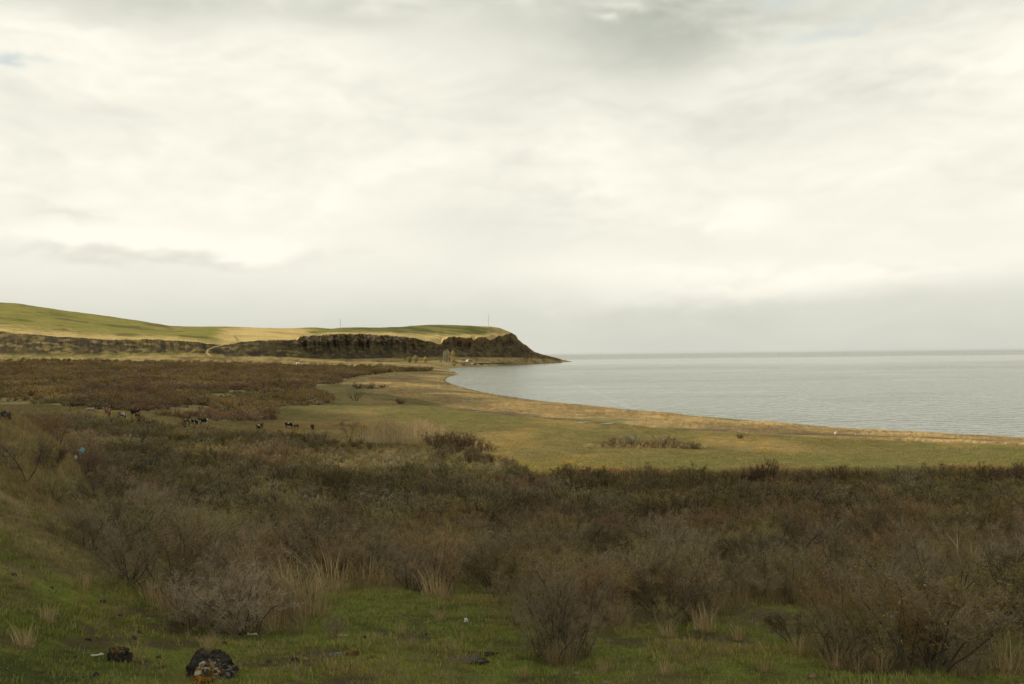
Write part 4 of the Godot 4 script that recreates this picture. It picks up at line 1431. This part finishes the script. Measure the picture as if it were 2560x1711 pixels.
# ---------------------------------------------------------------- cows
func skin(bones: Array, lo: Vector3, hi: Vector3, cell: float, k: float) -> MB:
	var s := Vector3i(((hi - lo) / cell).ceil()) + Vector3i.ONE
	var f := PackedFloat32Array()
	f.resize(s.x * s.y * s.z)
	for z in s.z:
		for y in s.y:
			for x in s.x:
				var p := lo + Vector3(x, y, z) * cell
				var acc := 0.0
				for b in bones:
					var ab: Vector3 = b[1] - b[0]
					var t := clampf((p - b[0]).dot(ab) / maxf(ab.length_squared(), 1e-6), 0.0, 1.0)
					var dist: float = p.distance_to(b[0] + ab * t) - lerpf(b[2], b[3], t)
					if dist < k * 4.0:
						acc += exp(-dist / k)
				f[x + s.x * (y + s.y * z)] = -log(maxf(acc, 1e-6)) * k
	var b := MB.new()
	var at := {}
	for z in s.z - 1:
		for y in s.y - 1:
			for x in s.x - 1:
				var sum := Vector3.ZERO
				var n := 0
				for e in [[0, 0, 0, 1, 0, 0], [0, 1, 0, 1, 1, 0], [0, 0, 1, 1, 0, 1], [0, 1, 1, 1, 1, 1], [0, 0, 0, 0, 1, 0], [1, 0, 0, 1, 1, 0], [0, 0, 1, 0, 1, 1], [1, 0, 1, 1, 1, 1], [0, 0, 0, 0, 0, 1], [1, 0, 0, 1, 0, 1], [0, 1, 0, 0, 1, 1], [1, 1, 0, 1, 1, 1]]:
					var fa := f[x + e[0] + s.x * (y + e[1] + s.y * (z + e[2]))]
					var fb := f[x + e[3] + s.x * (y + e[4] + s.y * (z + e[5]))]
					if (fa < 0.0) != (fb < 0.0):
						sum += Vector3(e[0], e[1], e[2]).lerp(Vector3(e[3], e[4], e[5]), fa / (fa - fb))
						n += 1
				if n:
					at[Vector3i(x, y, z)] = b.vert(lo + (Vector3(x, y, z) + sum / n) * cell, Vector3.UP, Color.WHITE)
	var ax := [Vector3i(1, 0, 0), Vector3i(0, 1, 0), Vector3i(0, 0, 1)]
	for c in at:
		for q in 3:
			var o: Vector3i = c + ax[q]
			if o.x >= s.x or o.y >= s.y or o.z >= s.z:
				continue
			var fa := f[c.x + s.x * (c.y + s.y * c.z)]
			var fb := f[o.x + s.x * (o.y + s.y * o.z)]
			if (fa < 0.0) == (fb < 0.0):
				continue
			var u: Vector3i = ax[(q + 1) % 3]
			var w: Vector3i = ax[(q + 2) % 3]
			if not (at.has(c - u) and at.has(c - w) and at.has(c - u - w)):
				continue
			var i0: int = at[c]
			var i1: int = at[c - u]
			var i2: int = at[c - u - w]
			var i3: int = at[c - w]
			if fa < 0.0:
				b.ix.append_array([i0, i2, i1, i0, i3, i2])
			else:
				b.ix.append_array([i0, i1, i2, i0, i2, i3])
	b.smooth()
	return b


func cow_body(grazing: bool) -> MB:
	var v := func(x, y, z): return Vector3(x, y, z)
	var bones := [
		[v.call(-0.72, 1.02, 0), v.call(0.0, 0.94, 0), 0.30, 0.36], [v.call(0.0, 0.94, 0), v.call(0.62, 1.0, 0), 0.36, 0.31], [v.call(-0.85, 1.12, 0), v.call(-0.6, 1.12, 0), 0.2, 0.24],
		[v.call(-0.8, 1.0, 0.16), v.call(-0.72, 0.58, 0.17), 0.20, 0.10], [v.call(-0.72, 0.58, 0.17), v.call(-0.84, 0.40, 0.17), 0.09, 0.07], [v.call(-0.84, 0.40, 0.17), v.call(-0.80, 0.03, 0.17), 0.06, 0.065],
		[v.call(-0.8, 1.0, -0.16), v.call(-0.66, 0.58, -0.17), 0.20, 0.10], [v.call(-0.66, 0.58, -0.17), v.call(-0.76, 0.40, -0.17), 0.09, 0.07], [v.call(-0.76, 0.40, -0.17), v.call(-0.72, 0.03, -0.17), 0.06, 0.065],
		[v.call(0.58, 0.85, 0.15), v.call(0.58, 0.42, 0.16), 0.15, 0.075], [v.call(0.58, 0.42, 0.16), v.call(0.60, 0.03, 0.16), 0.06, 0.065],
		[v.call(0.62, 0.85, -0.15), v.call(0.68, 0.42, -0.16), 0.15, 0.075], [v.call(0.68, 0.42, -0.16), v.call(0.66, 0.03, -0.16), 0.06, 0.065],
		[v.call(-0.98, 1.15, 0), v.call(-1.06, 0.55, 0), 0.04, 0.05], [v.call(-0.5, 0.62, 0), v.call(-0.35, 0.62, 0), 0.13, 0.10]]
	if grazing:
		bones += [[v.call(0.7, 1.02, 0), v.call(1.12, 0.58, 0), 0.24, 0.15], [v.call(1.12, 0.56, 0), v.call(1.30, 0.14, 0), 0.14, 0.085], [v.call(1.1, 0.66, 0.1), v.call(1.06, 0.64, 0.24), 0.05, 0.035], [v.call(1.1, 0.66, -0.1), v.call(1.06, 0.64, -0.24), 0.05, 0.035]]
	else:
		bones += [[v.call(0.7, 1.08, 0), v.call(1.12, 1.36, 0), 0.24, 0.15], [v.call(1.12, 1.38, 0), v.call(1.52, 1.20, 0), 0.14, 0.085], [v.call(1.08, 1.42, 0.1), v.call(1.04, 1.40, 0.24), 0.05, 0.035], [v.call(1.08, 1.42, -0.1), v.call(1.04, 1.40, -0.24), 0.05, 0.035]]
	return skin(bones, Vector3(-1.2, -0.08, -0.5), Vector3(1.7, 1.65, 0.5), 0.06, 0.035)


func build_cows() -> void:
	var poses := [cow_body(true), cow_body(false)]
	var black := Color(0.012, 0.011, 0.010)
	var white := Color(0.38, 0.35, 0.30)
	var brown := Color(0.15, 0.058, 0.024)
	var dark := Color(0.055, 0.028, 0.016)
	# place, heading, pose, coat, second coat, how much of it, label
	var herd := [
		[-112.0, 264.0, 0.6, 0, Color(0.27, 0.22, 0.15), brown, 0.1, "pale cow half hidden behind grey shrubs at the end of the herd"],
		[-106.8, 262.5, 2.6, 1, brown, white, 0.18, "brown cow with a white face among the shrubs"],
		[-102.9, 254.0, 1.9, 0, brown, white, 0.12, "red-brown cow with white legs beside the large black cow"],
		[-99.2, 252.5, -0.5, 0, black, white, 0.12, "large black cow with a white shoulder beside the red-brown cow"],
		[-100.2, 264.2, 0.7, 1, black, black, 0.0, "all-black cow with its head raised behind the shrubs"],
		[-97.0, 257.5, 1.5, 1, dark, brown, 0.4, "dull brown cow half hidden in the brush near the black cows"],
		[-83.9, 256.5, 2.4, 0, black, white, 0.1, "small black cow grazing apart beside the brush"],
		[-82.3, 257.5, 1.3, 0, black, white, 0.18, "black and white cow facing away with a white hind leg"],
		[-81.2, 261.5, 3.1, 1, black, white, 0.2, "black and white cow side-on with a white belly"],
		[-67.0, 262.5, 1.5, 0, black, white, 0.22, "black cow with a white belt grazing alone on the pasture"],
		[-67.6, 267.0, 1.3, 1, dark, brown, 0.3, "dark brown cow standing behind the belted black cow"],
		[-61.8, 274.6, -0.35, 0, black, white, 0.2, "black cow with a white rump grazing beside the brown calf"],
		[-59.9, 275.5, 2.8, 0, brown, dark, 0.4, "brown calf grazing nose to nose with the black cow"],
		[-54.6, 271.5, -1.2, 0, black, dark, 0.3, "black cow grazing alone on the rusty grass by the bare tree"]]
	for k in herd.size():
		var c: Array = herd[k]
		var base: MB = poses[c[3]]
		var b := MB.new()
		b.v = base.v
		b.n = base.n
		b.ix = base.ix
		for p in base.v:
			var patch := noise.get_noise_3d(p.x * 45.0 + k * 31.0, p.y * 45.0, p.z * 45.0)
			b.c.append(c[5] if patch > 0.40 - c[6] * 1.3 + (0.6 if c[6] == 0.0 else 0.0) else c[4])
		var o := put("cow", b.mesh(), M.hide)
		o.position = on(c[0], c[1], 0.02)
		o.rotation.y = c[2]
		o.scale = Vector3.ONE * (0.75 if k == 12 else 1.12)
		tag(o, c[7], "cow", "cows grazing between the brush and the pasture")


# ---------------------------------------------------------------- stones and litter
func stone(called: String, label: String, at: Vector3, size: Vector3, turn: float, sd: int, lichen: Array, detail := 26, group := "") -> MeshInstance3D:
	var b := MB.new()
	var f := FastNoiseLite.new()
	f.seed = sd
	f.frequency = 0.9
	f.fractal_octaves = 3
	var rows := detail
	var cols := detail * 2
	for r in rows + 1:
		for c in cols:
			var th := PI * r / rows
			var ph := TAU * c / cols
			var p := Vector3(sin(th) * cos(ph), cos(th), sin(th) * sin(ph))
			# blocky, chipped mass
			var q := Vector3(signf(p.x) * pow(absf(p.x), 0.9), signf(p.y) * pow(absf(p.y), 0.9), signf(p.z) * pow(absf(p.z), 0.9))
			var k := 0.82 + 0.42 * f.get_noise_3dv(p * 1.0) + 0.16 * f.get_noise_3dv(p * 3.4) + 0.07 * f.get_noise_3dv(p * 9.0)
			var col := shade(Color(0.026, 0.024, 0.022), 0.3)
			col = mix(col, Color(0.060, 0.053, 0.045), 0.5 + 2.0 * f.get_noise_3dv(p * 4.0 + Vector3(5, 0, 0)))
			for l in lichen:
				var m: float = f.get_noise_3dv(p * 3.2 + Vector3(l[2], 0, 0)) + 0.5 * f.get_noise_3dv(p * 11.0) + l[1] * p.dot(l[3])
				col = mix(col, l[0], smoothstep(l[4], l[4] + 0.12, m))
			b.vert(q * k * size, p, col)
	for r in rows:
		for c in cols:
			var i := r * cols + c
			var j := r * cols + (c + 1) % cols
			b.tri(i, j, i + cols)
			b.tri(j, j + cols, i + cols)
	b.smooth()
	var bad := 0
	for i in range(0, b.v.size(), 7):
		bad += 1 if b.n[i].dot(b.v[i]) < 0.0 else -1
	if bad > 0:
		for i in range(0, b.ix.size(), 3):
			var t := b.ix[i]
			b.ix[i] = b.ix[i + 1]
			b.ix[i + 1] = t
		b.smooth()
	var o := put(called, b.mesh(), M.stone)
	o.position = at
	o.rotation.y = turn
	tag(o, label, "rock", group)
	return o


func build_stones() -> void:
	var orange := Color(0.24, 0.115, 0.012)
	var ochre := Color(0.17, 0.10, 0.025)
	var chalk := Color(0.42, 0.36, 0.24)
	var grey := Color(0.20, 0.185, 0.155)
	var up := Vector3.UP
	var face := Vector3(-0.2, 0.6, 0.75)
	stone("boulder", "dark squat boulder with orange lichen rim beside a dry grass tuft", on(-9.15, 23.1, 0.08), Vector3(0.31, 0.27, 0.27), 0.3, 21, [[orange, 0.5, 3.0, up, 0.68]])
	stone("boulder", "large dark boulder leaning behind the lichen-spotted stone", on(-6.68, 21.9, 0.10), Vector3(0.56, 0.42, 0.42), 0.2, 34, [[ochre, 0.3, 3.0, up, 0.62]])
	stone("boulder", "pale lichen-spotted stone with orange and white patches in front of a dark boulder", on(-6.40, 21.3, 0.02), Vector3(0.50, 0.38, 0.34), 0.2, 47, [[ochre, 0.7, 3.0, Vector3(-0.65, 0.4, 0.6), 0.58], [chalk, 0.9, 8.0, Vector3(-0.4, 0.75, 0.5), 0.86], [grey, 0.6, 15.0, Vector3(0.9, -0.1, 0.35), 0.55]])
	stone("boulder", "small round stone capped with orange lichen below the spotted stone", on(-6.5, 20.75, 0.0), Vector3(0.22, 0.16, 0.2), 0.0, 58, [[orange, 0.7, 2.0, up, 0.2]])
	stone("boulder", "grey boulder half sunk in the tan grass of the bank", on(-23.0, 45.0, 0.12), Vector3(0.36, 0.28, 0.3), 0.5, 61, [[grey, 0.2, 2.0, up, 0.35]])
	stone("flat_rock", "flat pale slab flush with the turf on the near slope", on(-1.35, 23.4, -0.02), Vector3(0.75, 0.09, 0.42), 0.15, 71, [[Color(0.125, 0.105, 0.075), 0.4, 2.0, up, 0.1]])
	stone("flat_rock", "thin dark rock edge breaking the turf behind the pale slab", on(-1.1, 24.6, -0.02), Vector3(0.7, 0.08, 0.2), -0.1, 72, [[ochre, 0.4, 2.0, up, 0.45]])
	stone("flat_rock", "whitish low stone beside an orange-capped stone in the turf", on(-4.2, 23.4, 0.0), Vector3(0.22, 0.09, 0.14), 0.1, 73, [[grey, 0.4, 2.0, up, 0.1]])
	stone("flat_rock", "orange-capped low stone beside a whitish stone in the turf", on(-3.85, 23.5, 0.02), Vector3(0.17, 0.11, 0.13), 0.4, 74, [[orange, 0.7, 2.0, up, 0.4]])
	stone("flat_rock", "reddish-brown flat stone in the turf near the orange-capped one", on(-3.3, 23.1, 0.0), Vector3(0.14, 0.06, 0.1), 0.4, 75, [[Color(0.16, 0.08, 0.045), 0.4, 2.0, up, 0.0]])
	for p in [[-9.9, 22.5], [-8.5, 23.8], [-8.0, 22.7], [-9.6, 25.2], [-10.3, 24.1], [-5.0, 22.6], [-5.7, 23.0], [-8.9, 21.2], [-11.5, 25.0], [-12.9, 27.8], [-13.8, 27.5], [-10.9, 27.6], [-14.2, 26.0], [-3.9, 25.9], [-2.4, 27.2], [3.3, 24.3], [6.9, 21.9], [-4.5, 21.9], [-7.4, 25.4], [-11.8, 28.6], [-9.9, 26.2]]:
		var s := rng.randf_range(0.05, 0.12)
		stone("pebble", "small dark stone lying loose in the turf", on(p[0], p[1], 0.01), Vector3(s, s * 0.7, s * 0.8), rng.randf() * 3.0, rng.randi() % 900, [[Color(0.09, 0.075, 0.06), 0.0, 2.0, up, rng.randf_range(0.0, 0.4)]], 9, "loose dark stones in the turf")
	for p in [[1.4, 22.9], [6.5, 21.8], [-4.75, 22.6], [-10.3, 28.1], [-1.0, 31.6], [-9.0, 29.0], [-6.9, 27.4], [2.0, 22.0]]:
		var s := rng.randf_range(0.07, 0.11)
		stone("pale_stone", "small tan stone lying loose in the turf", on(p[0], p[1], 0.02), Vector3(s, s * 0.6, s * 0.8), rng.randf() * 3.0, rng.randi() % 900, [[Color(0.25, 0.19, 0.12), 0.0, 2.0, up, -0.6]], 9, "loose tan stones in the turf")
	# bleached bones and bits of litter
	var bones := [[-9.62, 22.95, 0.5, "bleached bone lying beside the squat dark boulder"], [-7.25, 27.5, 0.1, "bleached bone at the foot of the broad grey bush"], [-4.62, 26.75, -0.3, "bleached bone beside the knee-high sapling on the turf"]]
	for q in bones:
		var b := MB.new()
		var c := Color(0.52, 0.47, 0.38)
		var pts := [Vector3(-0.13, 0.03, 0), Vector3(-0.1, 0.04, 0), Vector3(-0.04, 0.035, 0.005), Vector3(0.05, 0.035, -0.004), Vector3(0.11, 0.045, 0), Vector3(0.15, 0.03, 0.01)]
		var rr := [0.012, 0.035, 0.022, 0.02, 0.036, 0.01]
		for k in 5:
			b.tube(pts[k], pts[k + 1], rr[k], rr[k + 1], c, c, 8)
		var o := put("bone", b.mesh(), M.plant)
		o.position = on(q[0], q[1], 0.01)
		o.rotation.y = q[2]
		tag(o, q[3], "bone")
	crumpled("paper_scrap", "small crumpled white scrap lying on the open turf", on(-1.45, 29.6, 0.05), 0.075, Color(0.70, 0.69, 0.66), "litter", 3)
	crumpled("plastic_bag", "pale blue plastic bag caught in the shrubs by the bank", on(-20.6, 47.6, 1.25), 0.15, Color(0.21, 0.33, 0.35), "bag", 5)
	crumpled("plastic_scrap", "dirty white scrap of plastic caught in twigs below the blue bag", on(-20.2, 46.0, 0.8), 0.09, Color(0.42, 0.38, 0.33), "litter", 8)
	var pale := Color(0.60, 0.57, 0.50)
	for q in [[77.3, 238.6, 1.3, "white plastic sheet snagged in the dark edge of the reeds"], [81.5, 237.0, 0.5, "smaller white plastic scrap in the dark edge of the reeds"], [84.0, 236.0, 0.7, "second white plastic scrap near the snagged sheet in the reeds"]]:
		crumpled("plastic_sheet", q[3], on(q[0], q[1], 0.3), q[2] * 0.32, pale, "litter", 12 + int(q[0]))
	# shallow water standing in the mud
	for q in [[20.5, 292.5, 3.0, 0.9], [27.0, 285.5, 3.4, 0.7], [5.5, 326.0, 1.8, 0.8], [-12.0, 352.0, 2.2, 0.9], [34.0, 277.5, 2.0, 0.5]]:
		var b := MB.new()
		var y := ground(q[0], q[1]) + 0.12
		var mid := b.vert(Vector3(0, 0, 0), Vector3.UP, Color.WHITE)
		for k in 24:
			var r := 1.0 + 0.35 * n2(cos(TAU * k / 24) * 60.0 + q[0], sin(TAU * k / 24) * 60.0 + q[1])
			b.vert(Vector3(cos(TAU * k / 24) * q[2] * r, 0, sin(TAU * k / 24) * q[3] * r), Vector3.UP, Color.WHITE)
		for k in 24:
			b.tri(mid, 1 + k, 1 + (k + 1) % 24)
		var o := put("puddle", b.mesh(), M.water0)
		o.position = Vector3(q[0], y, -q[1])
		o.rotation.y = 0.75
		structure(o, "shallow puddle shining in the mud track by the reeds", "water")


func crumpled(called: String, label: String, at: Vector3, size: float, col: Color, category: String, sd: int) -> void:
	var b := MB.new()
	var f := FastNoiseLite.new()
	f.seed = sd
	f.frequency = 1.6
	var rows := 12
	var cols := 20
	for r in rows + 1:
		for c in cols:
			var th := PI * r / rows
			var ph := TAU * c / cols
			var p := Vector3(sin(th) * cos(ph), cos(th) * 1.3, sin(th) * sin(ph) * 0.6)
			b.vert(p * size * (0.75 + 0.7 * f.get_noise_3dv(p * 1.6) + 0.35 * f.get_noise_3dv(p * 4.0)), p, col)
	for r in rows:
		for c in cols:
			var i := r * cols + c
			var j := r * cols + (c + 1) % cols
			b.tri(i, i + cols, j)
			b.tri(j, i + cols, j + cols)
	b.smooth()
	var bad := 0
	for i in b.v.size():
		bad += 1 if b.n[i].dot(b.v[i]) < 0.0 else -1
	if bad > 0:
		for i in range(0, b.ix.size(), 3):
			var t := b.ix[i]
			b.ix[i] = b.ix[i + 1]
			b.ix[i + 1] = t
		b.smooth()
	var o := put(called, b.mesh(), M.plastic)
	o.position = at
	tag(o, label, category)


func _ready() -> void:
	rng.seed = 20
	noise.seed = 3
	noise.frequency = 0.02
	noise.fractal_octaves = 4
	ridge.seed = 9
	ridge.frequency = 0.02
	ridge.fractal_type = FastNoiseLite.FRACTAL_RIDGED
	ridge.fractal_octaves = 3
	shore_pts = PackedVector2Array(SHORE)
	lake_poly = PackedVector2Array(SHORE)
	lake_poly.append_array([Vector2(-3000, 5000), Vector2(0, 50000), Vector2(60000, 50000), Vector2(60000, -60)])
	belt_poly = PackedVector2Array(FRONT.slice(3))
	belt_poly.append_array([Vector2(60, 80), Vector2(105, 130), Vector2(124, 155), Vector2(60, 152), Vector2(3, 160), Vector2(-2, 190), Vector2(-9, 207), Vector2(-30, 227), Vector2(-60, 240), Vector2(-80, 247), Vector2(-100, 251), Vector2(-150, 268), Vector2(-110, 140), Vector2(-62, 88), Vector2(-34, 64), Vector2(-24.5, 54), Vector2(-19.5, 46), Vector2(-16.8, 40)])
	view_and_light()
	print("sky ", Time.get_ticks_msec())
	materials()
	build_shrub_shapes()
	print("shapes ", Time.get_ticks_msec())
	build_ground()
	build_water()
	build_hills()
	build_shade_clouds()
	print("setting ", Time.get_ticks_msec())
	build_thicket()
	build_flats()
	build_grasses()
	print("plants ", Time.get_ticks_msec())
	build_single_plants()
	build_far_trees()
	build_man_made()
	build_cows()
	build_stones()
	print("done ", Time.get_ticks_msec())
